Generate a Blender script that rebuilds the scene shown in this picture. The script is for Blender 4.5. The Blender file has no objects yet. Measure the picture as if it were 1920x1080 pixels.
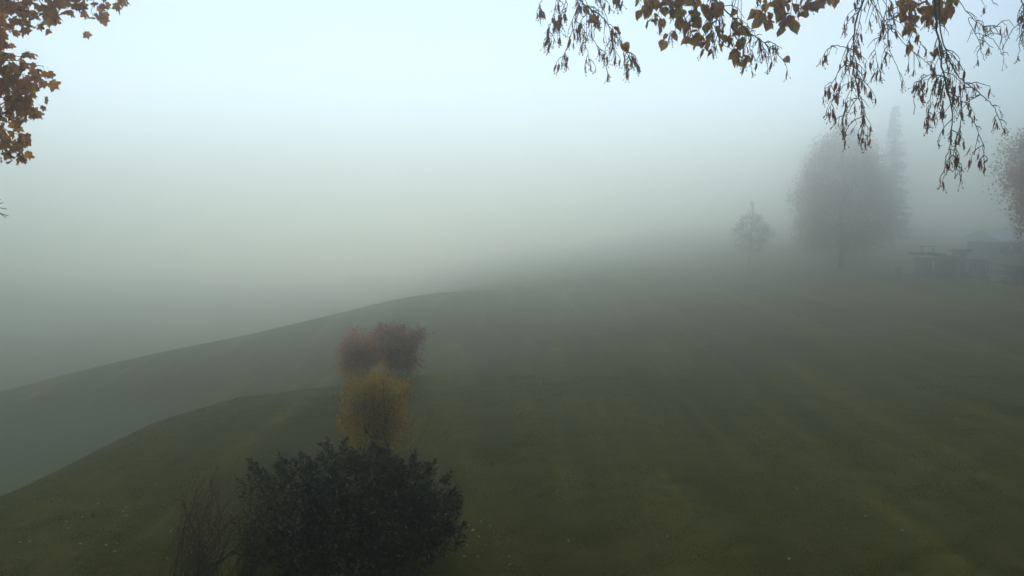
import bpy, math, random
import numpy as np
from mathutils import Vector, Matrix, noise

sc = bpy.context.scene
COL = sc.collection
R = math.radians

# ------------------------------------------------------------------ camera, sky, sun, exposure
FPX, UC, VC, HOR, CAMZ = 1663.0, 960.0, 540.0, 409.0, 7.0
cam_data = bpy.data.cameras.new('camera')
cam = bpy.data.objects.new('camera', cam_data)
COL.objects.link(cam)
cam_data.sensor_width = 36.0
cam_data.lens = 36.0 * FPX / 1920.0
cam_data.clip_start = 0.1
cam_data.clip_end = 5000.0
PITCH = math.atan((VC - HOR) / FPX)
cam.location = (0, 0, CAMZ)
cam.rotation_euler = (R(90) - PITCH, 0, 0)
sc.camera = cam

SUN_EL, SUN_AZ = R(33), R(-7)          # azimuth from +Y, negative = left
world = bpy.data.worlds.new("World")
sc.world = world
world.use_nodes = True
nt = world.node_tree
bg = nt.nodes['Background']
sky = nt.nodes.new('ShaderNodeTexSky')
sky.sky_type = 'NISHITA'
sky.sun_disc = False
sky.sun_elevation = SUN_EL
sky.sun_rotation = SUN_AZ
sky.altitude = 500
sky.air_density = 1.0
sky.dust_density = 0.0
sky.ozone_density = 1.0
nt.links.new(sky.outputs[0], bg.inputs[0])
bg.inputs[1].default_value = 0.132

sun_data = bpy.data.lights.new('sun', 'SUN')
sun = bpy.data.objects.new('sun', sun_data)
COL.objects.link(sun)
sun_data.energy = 1.5
sun_data.angle = R(80)
sun_data.color = (1.0, 0.99, 0.975)
sdir = Vector((math.sin(SUN_AZ) * math.cos(SUN_EL), math.cos(SUN_AZ) * math.cos(SUN_EL), math.sin(SUN_EL)))
sun.rotation_euler = sdir.to_track_quat('Z', 'Y').to_euler()

sc.view_settings.view_transform = 'Standard'
sc.view_settings.look = 'None'
sc.view_settings.gamma = 1.0
sc.view_settings.use_curve_mapping = False
sc.view_settings.exposure = -0.18

sc.render.engine = 'CYCLES'
cy = sc.cycles
cy.max_bounces = 12
cy.volume_bounces = 10
cy.diffuse_bounces = 3
cy.glossy_bounces = 2
cy.transmission_bounces = 3
cy.use_denoising = True
cy.use_adaptive_sampling = False

HAZE_DENSITY, HAZE_G = 0.0130, 0.935

# ------------------------------------------------------------------ helpers
def at(u, v, Y):
    """world point seen at photo pixel (u, v) at distance Y along the view"""
    return Vector(((u - UC) / FPX * Y, Y, CAMZ - (v - HOR) / FPX * Y))

def tag(o, label=None, cat=None, group=None, kind=None):
    if label: o['label'] = label
    if cat: o['category'] = cat
    if group: o['group'] = group
    if kind: o['kind'] = kind
    return o

def empty(name, loc, label, cat, group=None, rz=0.0):
    o = bpy.data.objects.new(name, None)
    COL.objects.link(o)
    o.location = loc
    o.rotation_euler = (0, 0, rz)
    o.empty_display_size = 0.2
    return tag(o, label, cat, group)

def link(name, me, parent=None, kind=None):
    o = bpy.data.objects.new(name, me)
    COL.objects.link(o)
    if parent is not None:
        o.parent = parent
    if kind: o['kind'] = kind
    return o

def smooth01(t):
    t = np.clip(t, 0, 1)
    return t * t * (3 - 2 * t)

class MB:
    """collects faces; verts are world (or local) coordinates"""
    def __init__(self):
        self.v, self.f = [], []
    def poly(self, pts):
        b = len(self.v)
        self.v.extend([tuple(p) for p in pts])
        self.f.append(tuple(range(b, b + len(pts))))
    def mesh(self, pts, faces):
        b = len(self.v)
        self.v.extend([tuple(p) for p in pts])
        self.f.extend([tuple(b + i for i in f) for f in faces])
    def box(self, c, s, rz=0.0, taper=1.0):
        x, y, z = s[0] / 2, s[1] / 2, s[2] / 2
        ca, sa = math.cos(rz), math.sin(rz)
        pts = []
        for dz, k in ((-z, 1.0), (z, taper)):
            for dx, dy in ((-x, -y), (x, -y), (x, y), (-x, y)):
                dx2, dy2 = dx * k, dy * k
                pts.append((c[0] + dx2 * ca - dy2 * sa, c[1] + dx2 * sa + dy2 * ca, c[2] + dz))
        self.mesh(pts, [(3, 2, 1, 0), (4, 5, 6, 7), (0, 1, 5, 4), (1, 2, 6, 5), (2, 3, 7, 6), (3, 0, 4, 7)])
    def tube(self, path, radii, n=5, cap=True):
        path = [Vector(p) for p in path]
        m = len(path)
        if isinstance(radii, (int, float)): radii = [radii] * m
        rings = []
        t0 = (path[1] - path[0]).normalized()
        ref = Vector((0, 0, 1)) if abs(t0.z) < 0.9 else Vector((1, 0, 0))
        nrm = t0.cross(ref).normalized()
        pts = []
        for i, p in enumerate(path):
            t = (path[min(i + 1, m - 1)] - path[max(i - 1, 0)])
            if t.length < 1e-9: t = t0
            t.normalize()
            nrm = (nrm - t * nrm.dot(t))
            if nrm.length < 1e-6: nrm = t.orthogonal()
            nrm.normalize()
            bn = t.cross(nrm)
            for k in range(n):
                a = 2 * math.pi * k / n
                pts.append(p + (nrm * math.cos(a) + bn * math.sin(a)) * radii[i])
        fs = []
        for i in range(m - 1):
            for k in range(n):
                a, b = i * n + k, i * n + (k + 1) % n
                fs.append((a, b, b + n, a + n))
        if cap:
            fs.append(tuple(reversed(range(n))))
            fs.append(tuple(range((m - 1) * n, m * n)))
        self.mesh(pts, fs)
    def data(self, name, mat, smooth=False, origin=None):
        me = bpy.data.meshes.new(name)
        vs = self.v
        if origin is not None:
            ox, oy, oz = origin
            vs = [(a - ox, b - oy, c - oz) for a, b, c in vs]
        me.from_pydata(vs, [], self.f)
        me.materials.append(mat)
        if smooth:
            me.polygons.foreach_set('use_smooth', [True] * len(me.polygons))
        me.update()
        return me
    def build(self, name, mat, parent=None, kind=None, smooth=False):
        origin = None
        q = parent
        while q is not None:
            t = q.matrix_basis.translation
            origin = Vector(t) if origin is None else origin + t
            q = q.parent
        return link(name, self.data(name, mat, smooth, origin), parent, kind)

def np_mesh(name, V, F, mat, smooth=False):
    """V (n,3) F (m,k) numpy -> mesh"""
    me = bpy.data.meshes.new(name)
    n, k = F.shape
    me.vertices.add(len(V)); me.vertices.foreach_set('co', V.astype(np.float32).ravel())
    me.loops.add(n * k); me.loops.foreach_set('vertex_index', F.astype(np.int32).ravel())
    me.polygons.add(n)
    me.polygons.foreach_set('loop_start', np.arange(0, n * k, k, dtype=np.int32))
    me.polygons.foreach_set('loop_total', np.full(n, k, dtype=np.int32))
    if smooth: me.polygons.foreach_set('use_smooth', np.ones(n, dtype=bool))
    me.materials.append(mat)
    me.update(calc_edges=True)
    me.validate()
    return me

# ------------------------------------------------------------------ materials
def new_mat(name):
    m = bpy.data.materials.new(name)
    m.use_nodes = True
    m.node_tree.nodes.clear()
    out = m.node_tree.nodes.new('ShaderNodeOutputMaterial')
    return m, m.node_tree, out

def ramp(nt, fac, stops):
    r = nt.nodes.new('ShaderNodeValToRGB')
    el = r.color_ramp.elements
    while len(el) > 1: el.remove(el[-1])
    el[0].position = stops[0][0]; el[0].color = (*stops[0][1], 1)
    for p, c in stops[1:]:
        e = el.new(p); e.color = (*c, 1)
    nt.links.new(fac, r.inputs[0])
    return r.outputs[0]

def noise_tex(nt, scale, detail=4, rough=0.55, coord='Object', vec=None, distort=0.0):
    n = nt.nodes.new('ShaderNodeTexNoise')
    n.inputs['Scale'].default_value = scale
    n.inputs['Detail'].default_value = detail
    n.inputs['Roughness'].default_value = rough
    n.inputs['Distortion'].default_value = distort
    if vec is None:
        tc = nt.nodes.new('ShaderNodeTexCoord')
        vec = tc.outputs[coord]
    nt.links.new(vec, n.inputs['Vector'])
    return n.outputs['Fac']

def plain(name, stops, scale=3.0, rough=0.8, spec=0.3, bump=0.2, metallic=0.0, detail=5):
    m, nt, out = new_mat(name)
    b = nt.nodes.new('ShaderNodeBsdfPrincipled')
    f = noise_tex(nt, scale, detail)
    nt.links.new(ramp(nt, f, stops), b.inputs['Base Color'])
    b.inputs['Roughness'].default_value = rough
    b.inputs['Metallic'].default_value = metallic
    b.inputs['Specular IOR Level'].default_value = spec
    if bump:
        bp = nt.nodes.new('ShaderNodeBump')
        bp.inputs['Strength'].default_value = bump
        bp.inputs['Distance'].default_value = 0.02
        nt.links.new(noise_tex(nt, scale * 6, 4), bp.inputs['Height'])
        nt.links.new(bp.outputs[0], b.inputs['Normal'])
    nt.links.new(b.outputs[0], out.inputs[0])
    return m

def leafmat(name, stops, trans=0.35, rough=0.5, spec=0.35, clump=1.2, trans_gain=1.0):
    """per-leaf colour (random per island, drifting with a clump noise), part of the light passes through"""
    m, nt, out = new_mat(name)
    geo = nt.nodes.new('ShaderNodeNewGeometry')
    oi = nt.nodes.new('ShaderNodeObjectInfo')
    f = noise_tex(nt, clump, 3, coord='Object')
    add = nt.nodes.new('ShaderNodeMath'); add.operation = 'MULTIPLY_ADD'
    add.inputs[1].default_value = 0.75; nt.links.new(geo.outputs['Random Per Island'], add.inputs[0])
    sc_ = nt.nodes.new('ShaderNodeMath'); sc_.operation = 'MULTIPLY_ADD'
    sc_.inputs[1].default_value = 1.2; sc_.inputs[2].default_value = -0.48
    nt.links.new(f, sc_.inputs[0]); nt.links.new(sc_.outputs[0], add.inputs[2])
    add2 = nt.nodes.new('ShaderNodeMath'); add2.operation = 'MULTIPLY_ADD'
    add2.inputs[1].default_value = 0.2
    sub = nt.nodes.new('ShaderNodeMath'); sub.operation = 'SUBTRACT'; sub.inputs[1].default_value = 0.1
    nt.links.new(oi.outputs['Random'], add2.inputs[0]); nt.links.new(add.outputs[0], add2.inputs[2])
    nt.links.new(add2.outputs[0], sub.inputs[0])
    c = ramp(nt, sub.outputs[0], stops)
    b = nt.nodes.new('ShaderNodeBsdfPrincipled')
    nt.links.new(c, b.inputs['Base Color'])
    b.inputs['Roughness'].default_value = rough
    b.inputs['Specular IOR Level'].default_value = spec
    t = nt.nodes.new('ShaderNodeBsdfTranslucent')
    nt.links.new(c, t.inputs['Color'])
    mx = nt.nodes.new('ShaderNodeMixShader'); mx.inputs[0].default_value = trans
    nt.links.new(b.outputs[0], mx.inputs[1]); nt.links.new(t.outputs[0], mx.inputs[2])
    nt.links.new(mx.outputs[0], out.inputs[0])
    return m

# ------------------------------------------------------------------ terrain
EDGE = [(-11.5, -60), (-12.4, 10), (-12.8, 22), (-12.2, 24), (-12.1, 26.4), (-11.9, 31.4), (-10.6, 34.6), (-7.1, 36.8), (0, 42), (12, 60), (20, 100), (26, 190)]
CREST = [(-80, 20), (-52, 42), (-37.0, 63), (-26, 76), (-16.5, 87), (-6.5, 91), (6.6, 101), (24, 124), (50, 185), (90, 300), (400, 480)]

def sdist(X, Y, line):
    """signed distance, positive on the left/outer side of the polyline"""
    best = np.full(X.shape, 1e9); sg = np.ones(X.shape)
    for (x0, y0), (x1, y1) in zip(line[:-1], line[1:]):
        dx, dy = x1 - x0, y1 - y0
        L2 = dx * dx + dy * dy
        t = np.clip(((X - x0) * dx + (Y - y0) * dy) / L2, 0, 1)
        d = np.hypot(X - x0 - t * dx, Y - y0 - t * dy)
        s = np.sign(dx * (Y - y0) - dy * (X - x0))
        m = d < best
        best = np.where(m, d, best); sg = np.where(m, s, sg)
    return best * sg

def height_np(X, Y):
    X = np.asarray(X, float); Y = np.asarray(Y, float)
    se = sdist(X, Y, EDGE)
    low = np.interp(X, [-60, -37, -24, -16, -12, -7, 0, 10, 30], [-7.6, -6.3, -4.9, -3.7, -2.8, -1.7, -0.9, -0.4, 0.0])
    z = low * smooth01((se + 1.0) / 9.0)
    sc_ = sdist(X, Y, CREST)
    # a low swell just in front of the far brow
    z += 1.75 * np.exp(-((sc_ + 3) / 10.0) ** 2) * smooth01((X + 48) / 22) * (1 - smooth01((X + 14) / 20))
    gentle = smooth01((X + 48) / 28)
    fall = np.where(sc_ > 0, (sc_ ** 2) / (sc_ + 14.0 + 22 * gentle) * (0.32 - 0.18 * gentle), 0)
    fall *= 1 - smooth01((X - 10) / 60)
    z -= 11 * (1 - np.exp(-fall / 11))
    # right-hand ground climbs to a wooded bank
    z += 1.6 * smooth01((Y - 100) / 50) * smooth01((X - 22) / 28)
    z += 3 * smooth01((Y - 185) / 150) * smooth01((X - 40) / 90)
    z += 0.5 * np.exp(-((X - 48) / 14) ** 2 - ((Y - 97) / 11) ** 2)
    # shallow undulation of the lawn
    z += 0.16 * np.sin(X * 0.21 + 0.8 * np.sin(Y * 0.11)) * np.sin(Y * 0.13 + 1.0) * smooth01((np.hypot(X, Y) - 12) / 20)
    return z

def gz(x, y):
    return float(height_np(np.array([x]), np.array([y]))[0])

def make_ground(mat):
    ys = np.concatenate([np.arange(-60, 8, 4.0), np.arange(8, 60, 0.5), np.arange(60, 160, 1.25), np.arange(160, 370.1, 5)])
    xs = np.concatenate([np.arange(-300, -70, 10.0), np.arange(-70, -30, 1.5), np.arange(-30, 12, 0.5), np.arange(12, 80, 1.6), np.arange(80, 300.1, 10)])
    X, Y = np.meshgrid(xs, ys)
    Z = height_np(X, Y)
    rng = np.random.default_rng(3)
    near = (np.hypot(X, Y) < 70)
    Z += near * rng.normal(0, 0.008, Z.shape)
    V = np.stack([X.ravel(), Y.ravel(), Z.ravel()], 1)
    ny, nx = X.shape
    i = np.arange(ny - 1)[:, None] * nx + np.arange(nx - 1)[None, :]
    i = i.ravel()
    F = np.stack([i, i + 1, i + 1 + nx, i + nx], 1)
    o = link('ground', np_mesh('ground', V, F, mat, True), None, 'structure')
    return o

def ground_material():
    m, nt, out = new_mat('lawn')
    b = nt.nodes.new('ShaderNodeBsdfPrincipled')
    b.inputs['Roughness'].default_value = 0.95
    b.inputs['Specular IOR Level'].default_value = 0.1
    tc = nt.nodes.new('ShaderNodeTexCoord')
    P = tc.outputs['Object']
    # broad colour drift
    big = noise_tex(nt, 0.09, 5, 0.6, vec=P, distort=0.6)
    c1 = ramp(nt, big, [(0.3, (0.088, 0.083, 0.010)), (0.5, (0.106, 0.092, 0.012)), (0.7, (0.128, 0.106, 0.018))])
    # mown streaks running obliquely (direction fixed on the ground)
    mp = nt.nodes.new('ShaderNodeMapping')
    mp.inputs['Rotation'].default_value = (0, 0, R(-7))
    mp.inputs['Scale'].default_value = (1.0, 0.045, 1)
    nt.links.new(P, mp.inputs[0])
    st = noise_tex(nt, 0.42, 4, 0.6, vec=mp.outputs[0], distort=0.3)
    # turf colour pales farther out, standing in for brighter light past the near shade
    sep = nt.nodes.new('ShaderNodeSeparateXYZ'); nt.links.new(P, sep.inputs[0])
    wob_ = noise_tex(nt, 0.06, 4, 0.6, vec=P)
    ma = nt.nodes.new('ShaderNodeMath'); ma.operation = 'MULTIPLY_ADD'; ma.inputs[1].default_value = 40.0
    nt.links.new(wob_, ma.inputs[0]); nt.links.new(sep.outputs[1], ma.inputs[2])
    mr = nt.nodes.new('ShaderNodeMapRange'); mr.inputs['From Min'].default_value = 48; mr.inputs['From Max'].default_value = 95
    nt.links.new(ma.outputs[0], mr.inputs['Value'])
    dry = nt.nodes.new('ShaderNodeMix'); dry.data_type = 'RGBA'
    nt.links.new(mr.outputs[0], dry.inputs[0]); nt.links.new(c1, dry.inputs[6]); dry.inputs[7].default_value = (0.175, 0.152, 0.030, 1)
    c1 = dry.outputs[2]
    c2 = ramp(nt, st, [(0.36, (0.72, 0.74, 0.72)), (0.52, (0.96, 0.96, 0.96)), (0.66, (1.32, 1.30, 1.5))])
    mul = nt.nodes.new('ShaderNodeMix'); mul.data_type = 'RGBA'; mul.blend_type = 'MULTIPLY'; mul.inputs[0].default_value = 0.9
    nt.links.new(c1, mul.inputs[6]); nt.links.new(c2, mul.inputs[7])
    mp2 = nt.nodes.new('ShaderNodeMapping')
    mp2.inputs['Rotation'].default_value = (0, 0, R(-13))
    mp2.inputs['Scale'].default_value = (1.0, 0.07, 1)
    nt.links.new(P, mp2.inputs[0])
    st2 = noise_tex(nt, 1.15, 3, 0.5, vec=mp2.outputs[0], distort=0.2)
    c2b = ramp(nt, st2, [(0.40, (0.84, 0.85, 0.84)), (0.55, (1.0, 1.0, 1.0)), (0.68, (1.35, 1.32, 1.35))])
    mulb = nt.nodes.new('ShaderNodeMix'); mulb.data_type = 'RGBA'; mulb.blend_type = 'MULTIPLY'; mulb.inputs[0].default_value = 0.9
    nt.links.new(mul.outputs[2], mulb.inputs[6]); nt.links.new(c2b, mulb.inputs[7])
    mul = mulb
    # patches of thinner turf
    md = noise_tex(nt, 1.3, 6, 0.7, vec=P)
    c3 = ramp(nt, md, [(0.33, (0.66, 0.70, 0.64)), (0.5, (1, 1, 1)), (0.68, (1.36, 1.28, 1.25))])
    mul2 = nt.nodes.new('ShaderNodeMix'); mul2.data_type = 'RGBA'; mul2.blend_type = 'MULTIPLY'; mul2.inputs[0].default_value = 0.8
    nt.links.new(mul.outputs[2], mul2.inputs[6]); nt.links.new(c3, mul2.inputs[7])
    fine = noise_tex(nt, 14, 5, 0.75, vec=P)
    c4 = ramp(nt, fine, [(0.3, (0.60, 0.63, 0.60)), (0.5, (1, 1, 1)), (0.72, (1.42, 1.36, 1.2))])
    mul3 = nt.nodes.new('ShaderNodeMix'); mul3.data_type = 'RGBA'; mul3.blend_type = 'MULTIPLY'; mul3.inputs[0].default_value = 0.85
    nt.links.new(mul2.outputs[2], mul3.inputs[6]); nt.links.new(c4, mul3.inputs[7])
    # the lower lawn below the bank is closely mown and paler: vertex attribute
    at_ = nt.nodes.new('ShaderNodeAttribute'); at_.attribute_name = 'pale'
    mix = nt.nodes.new('ShaderNodeMix'); mix.data_type = 'RGBA'
    pl = ramp(nt, md, [(0.3, (0.120, 0.135, 0.050)), (0.7, (0.175, 0.185, 0.075))])
    nt.links.new(at_.outputs['Fac'], mix.inputs[0]); nt.links.new(mul3.outputs[2], mix.inputs[6]); nt.links.new(pl, mix.inputs[7])
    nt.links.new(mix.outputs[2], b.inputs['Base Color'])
    bp = nt.nodes.new('ShaderNodeBump'); bp.inputs['Strength'].default_value = 0.6; bp.inputs['Distance'].default_value = 0.05
    nt.links.new(noise_tex(nt, 9, 6, 0.8, vec=P), bp.inputs['Height'])
    nt.links.new(bp.outputs[0], b.inputs['Normal'])
    nt.links.new(b.outputs[0], out.inputs[0])
    return m

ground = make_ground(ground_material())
def paint_pale(o):
    me = o.data
    n = len(me.vertices)
    co = np.zeros(n * 3, np.float32); me.vertices.foreach_get('co', co); co = co.reshape(-1, 3)
    X, Y = co[:, 0].astype(float), co[:, 1].astype(float)
    se = sdist(X, Y, EDGE)
    far = sdist(X, Y, [(-70, 38), (-33, 57), (-23, 58), (-17, 52), (-13.2, 44), (-10.0, 39)])
    p = smooth01((se - 0.5) / 5.0) * smooth01((-far + 1.0) / 7.0)
    a = me.attributes.new('pale', 'FLOAT', 'POINT')
    a.data.foreach_set('value', p.astype(np.float32))
paint_pale(ground)

# ------------------------------------------------------------------ leaf and plant builders
def leaf_cloud(name, P, D, L, W, mat, rng, fold=0.25, droop=0.0, up=None):
    """one diamond leaf (two triangles folded on the midrib) per point. P base, D direction, L length, W width."""
    n = len(P)
    D = D / np.linalg.norm(D, axis=1, keepdims=True)
    if up is None:
        up = rng.normal(0, 1, (n, 3))
    S = np.cross(D, up); S /= np.linalg.norm(S, axis=1, keepdims=True) + 1e-9
    N = np.cross(S, D)
    L = np.broadcast_to(np.asarray(L, float), (n,))[:, None]
    W = np.broadcast_to(np.asarray(W, float), (n,))[:, None]
    mid = P + D * L * 0.45
    a = P
    b = mid + S * W * 0.5 + N * W * fold
    c = P + D * L - N * L * droop
    d = mid - S * W * 0.5 + N * W * fold
    V = np.stack([a, b, c, d], 1).reshape(-1, 3)
    i = np.arange(n)[:, None] * 4
    F = np.concatenate([i + np.array([[0, 1, 2]]), i + np.array([[0, 2, 3]])], 0)
    return np_mesh(name, V, F, mat)

def unit(v):
    return v / (np.linalg.norm(v, axis=-1, keepdims=True) + 1e-9)

def rand_dir(rng, n):
    return unit(rng.normal(0, 1, (n, 3)))

def wob(p0, p1, n, amp, rng, sag=0.0):
    """a wandering path from p0 to p1"""
    p0, p1 = np.array(p0, float), np.array(p1, float)
    t = np.linspace(0, 1, n)[:, None]
    off = np.cumsum(rng.normal(0, 1, (n, 3)), 0)
    off -= off[0] + (off[-1] - off[0]) * t
    P = p0 + (p1 - p0) * t + off * amp / math.sqrt(n)
    P[:, 2] -= sag * 4 * (t[:, 0] * (1 - t[:, 0]))
    return P

def fbm(P, s, seed=0.0):
    return np.array([noise.fractal(Vector((p[0] * s + seed, p[1] * s - seed, p[2] * s + 2 * seed)), 1.0, 2.0, 3) for p in P])

# bark, stems, leaves
M_bark = plain('bark', [(0.3, (0.030, 0.026, 0.022)), (0.7, (0.085, 0.072, 0.060))], 6, 0.95, 0.1, 0.8)
M_twig = plain('twig_bark', [(0.3, (0.022, 0.018, 0.020)), (0.7, (0.060, 0.048, 0.045))], 14, 0.9, 0.1, 0)
M_red_stem = plain('red_stem', [(0.3, (0.030, 0.022, 0.016)), (0.7, (0.085, 0.048, 0.034))], 8, 0.85, 0.1, 0)
M_maple_leaf = leafmat('maple_leaf', [(0.0, (0.15, 0.045, 0.006)), (0.25, (0.32, 0.10, 0.008)), (0.5, (0.48, 0.17, 0.010)), (0.78, (0.66, 0.30, 0.018)), (1.0, (0.34, 0.27, 0.022))], 0.62, 0.7, 0.05, 2.2)
M_lime_leaf = leafmat('lime_leaf', [(0.0, (0.085, 0.080, 0.012)), (0.3, (0.18, 0.155, 0.018)), (0.55, (0.32, 0.24, 0.022)), (0.8, (0.50, 0.24, 0.025)), (1.0, (0.34, 0.10, 0.016))], 0.62, 0.7, 0.06, 3.4)
M_bract = leafmat('seed_bract', [(0.0, (0.14, 0.050, 0.022)), (0.5, (0.30, 0.11, 0.055)), (1.0, (0.24, 0.14, 0.050))], 0.45, 0.8, 0.1, 4.0)
M_laurel = leafmat('laurel_leaf', [(0.0, (0.008, 0.007, 0.003)), (0.4, (0.026, 0.022, 0.009)), (0.60, (0.062, 0.049, 0.019)), (0.74, (0.17, 0.135, 0.060)), (0.88, (0.40, 0.33, 0.18)), (1.0, (0.30, 0.13, 0.04))], 0.1, 0.6, 0.12, 1.7)  # palest stops paint sky highlights into the colour of some leaves
M_yellow = leafmat('yellow_leaf', [(0.0, (0.22, 0.12, 0.012)), (0.3, (0.46, 0.24, 0.015)), (0.6, (0.66, 0.40, 0.02)), (1.0, (0.62, 0.48, 0.03))], 0.5, 0.6, 0.2, 1.6)
M_coral = leafmat('coral_leaf', [(0.0, (0.30, 0.10, 0.045)), (0.4, (0.58, 0.21, 0.085)), (0.75, (0.72, 0.32, 0.12)), (1.0, (0.58, 0.40, 0.10))], 0.5, 0.6, 0.2, 1.6)
M_crimson = leafmat('crimson_leaf', [(0.0, (0.10, 0.032, 0.032)), (0.3, (0.28, 0.075, 0.060)), (0.55, (0.52, 0.15, 0.09)), (0.85, (0.68, 0.26, 0.11)), (1.0, (0.55, 0.35, 0.10))], 0.5, 0.6, 0.2, 1.8)
M_olive = leafmat('olive_leaf', [(0.0, (0.10, 0.10, 0.025)), (0.5, (0.22, 0.20, 0.045)), (0.8, (0.38, 0.30, 0.06)), (1.0, (0.42, 0.21, 0.05))], 0.4, 0.6, 0.2, 1.5)
M_rust = leafmat('rust_leaf', [(0.0, (0.26, 0.13, 0.045)), (0.4, (0.46, 0.23, 0.08)), (0.75, (0.60, 0.30, 0.10)), (1.0, (0.42, 0.31, 0.09))], 0.55, 0.8, 0.03, 0.35)
M_green_far = leafmat('dull_green_leaf', [(0.0, (0.07, 0.08, 0.035)), (0.5, (0.13, 0.13, 0.05)), (1.0, (0.22, 0.18, 0.07))], 0.35, 0.7, 0.15, 0.5)
M_needle = leafmat('spruce_needle', [(0.0, (0.014, 0.022, 0.014)), (0.5, (0.030, 0.042, 0.022)), (1.0, (0.052, 0.062, 0.032))], 0.1, 0.8, 0.1, 0.4)

def hull_shoots(rng, c, rad, n, wall=(0.45, 1.0), zmin=None, bump=0.22, seed=0.0, up=0.55, flat_bottom=True):
    """shoot bases and directions filling a lumpy ellipsoid, thicker towards its skin"""
    c, rad = np.array(c, float), np.array(rad, float)
    d = rand_dir(rng, n * 2)
    if flat_bottom: d[:, 2] = np.where(d[:, 2] < -0.5, -d[:, 2], d[:, 2])
    r = wall[0] + (wall[1] - wall[0]) * rng.random(n * 2) ** 0.6
    lump = 1 + bump * fbm(d, 2.1, seed) + 0.5 * bump * fbm(d, 5.5, seed + 7)
    P = c + d * rad * (r * lump)[:, None]
    if zmin is not None:
        k = P[:, 2] > zmin
        P, d, r = P[k], d[k], r[k]
    P, d, r = P[:n], d[:n], r[:n]
    D = unit(d / rad * rad.min() + np.array([0, 0, up]) + rng.normal(0, 0.35, P.shape))
    return P, D, r

def leafy_shoots(rng, P, D, length, per, leafL, leafW, curl=0.2, angle=55):
    """leaves set around each shoot; returns leaf bases, directions, lengths and the shoot end points"""
    n = len(P)
    Ls = length * rng.uniform(0.6, 1.25, n)
    t = (np.arange(per) + 0.5) / per
    t = t[None, :] * 0.9 + 0.1
    up = np.array([0, 0, 1.0])
    B = P[:, None, :] + D[:, None, :] * (Ls[:, None] * t)[:, :, None] + up * (curl * Ls[:, None] * t ** 2)[:, :, None]
    axis = unit(D[:, None, :] + up * (2 * curl * t)[:, :, None] * np.ones((n, 1, 1)))
    side = rand_dir(rng, n * per).reshape(n, per, 3)
    side = unit(side - axis * (side * axis).sum(-1, keepdims=True))
    a = np.radians(angle) * (1.15 - 0.75 * t)[:, :, None]
    LD = axis * np.cos(a) + side * np.sin(a)
    LD[..., 2] -= 0.1
    sz = rng.uniform(0.65, 1.15, (n, per))
    return B.reshape(-1, 3), unit(LD.reshape(-1, 3)), (sz * leafL).ravel(), (sz * leafW).ravel(), B[:, -1, :]

def add_leaves(name, lv, mat, parent, rng, fold=0.2, droop=0.1):
    P, D, L, W = lv
    o = np.array(parent.matrix_basis.translation)
    up = np.array([0, 0, 1.0]) + rng.normal(0, 0.55, P.shape)
    return link(name, leaf_cloud(name, P - o, D, L, W, mat, rng, fold, droop, up), parent, 'stuff')

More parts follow.
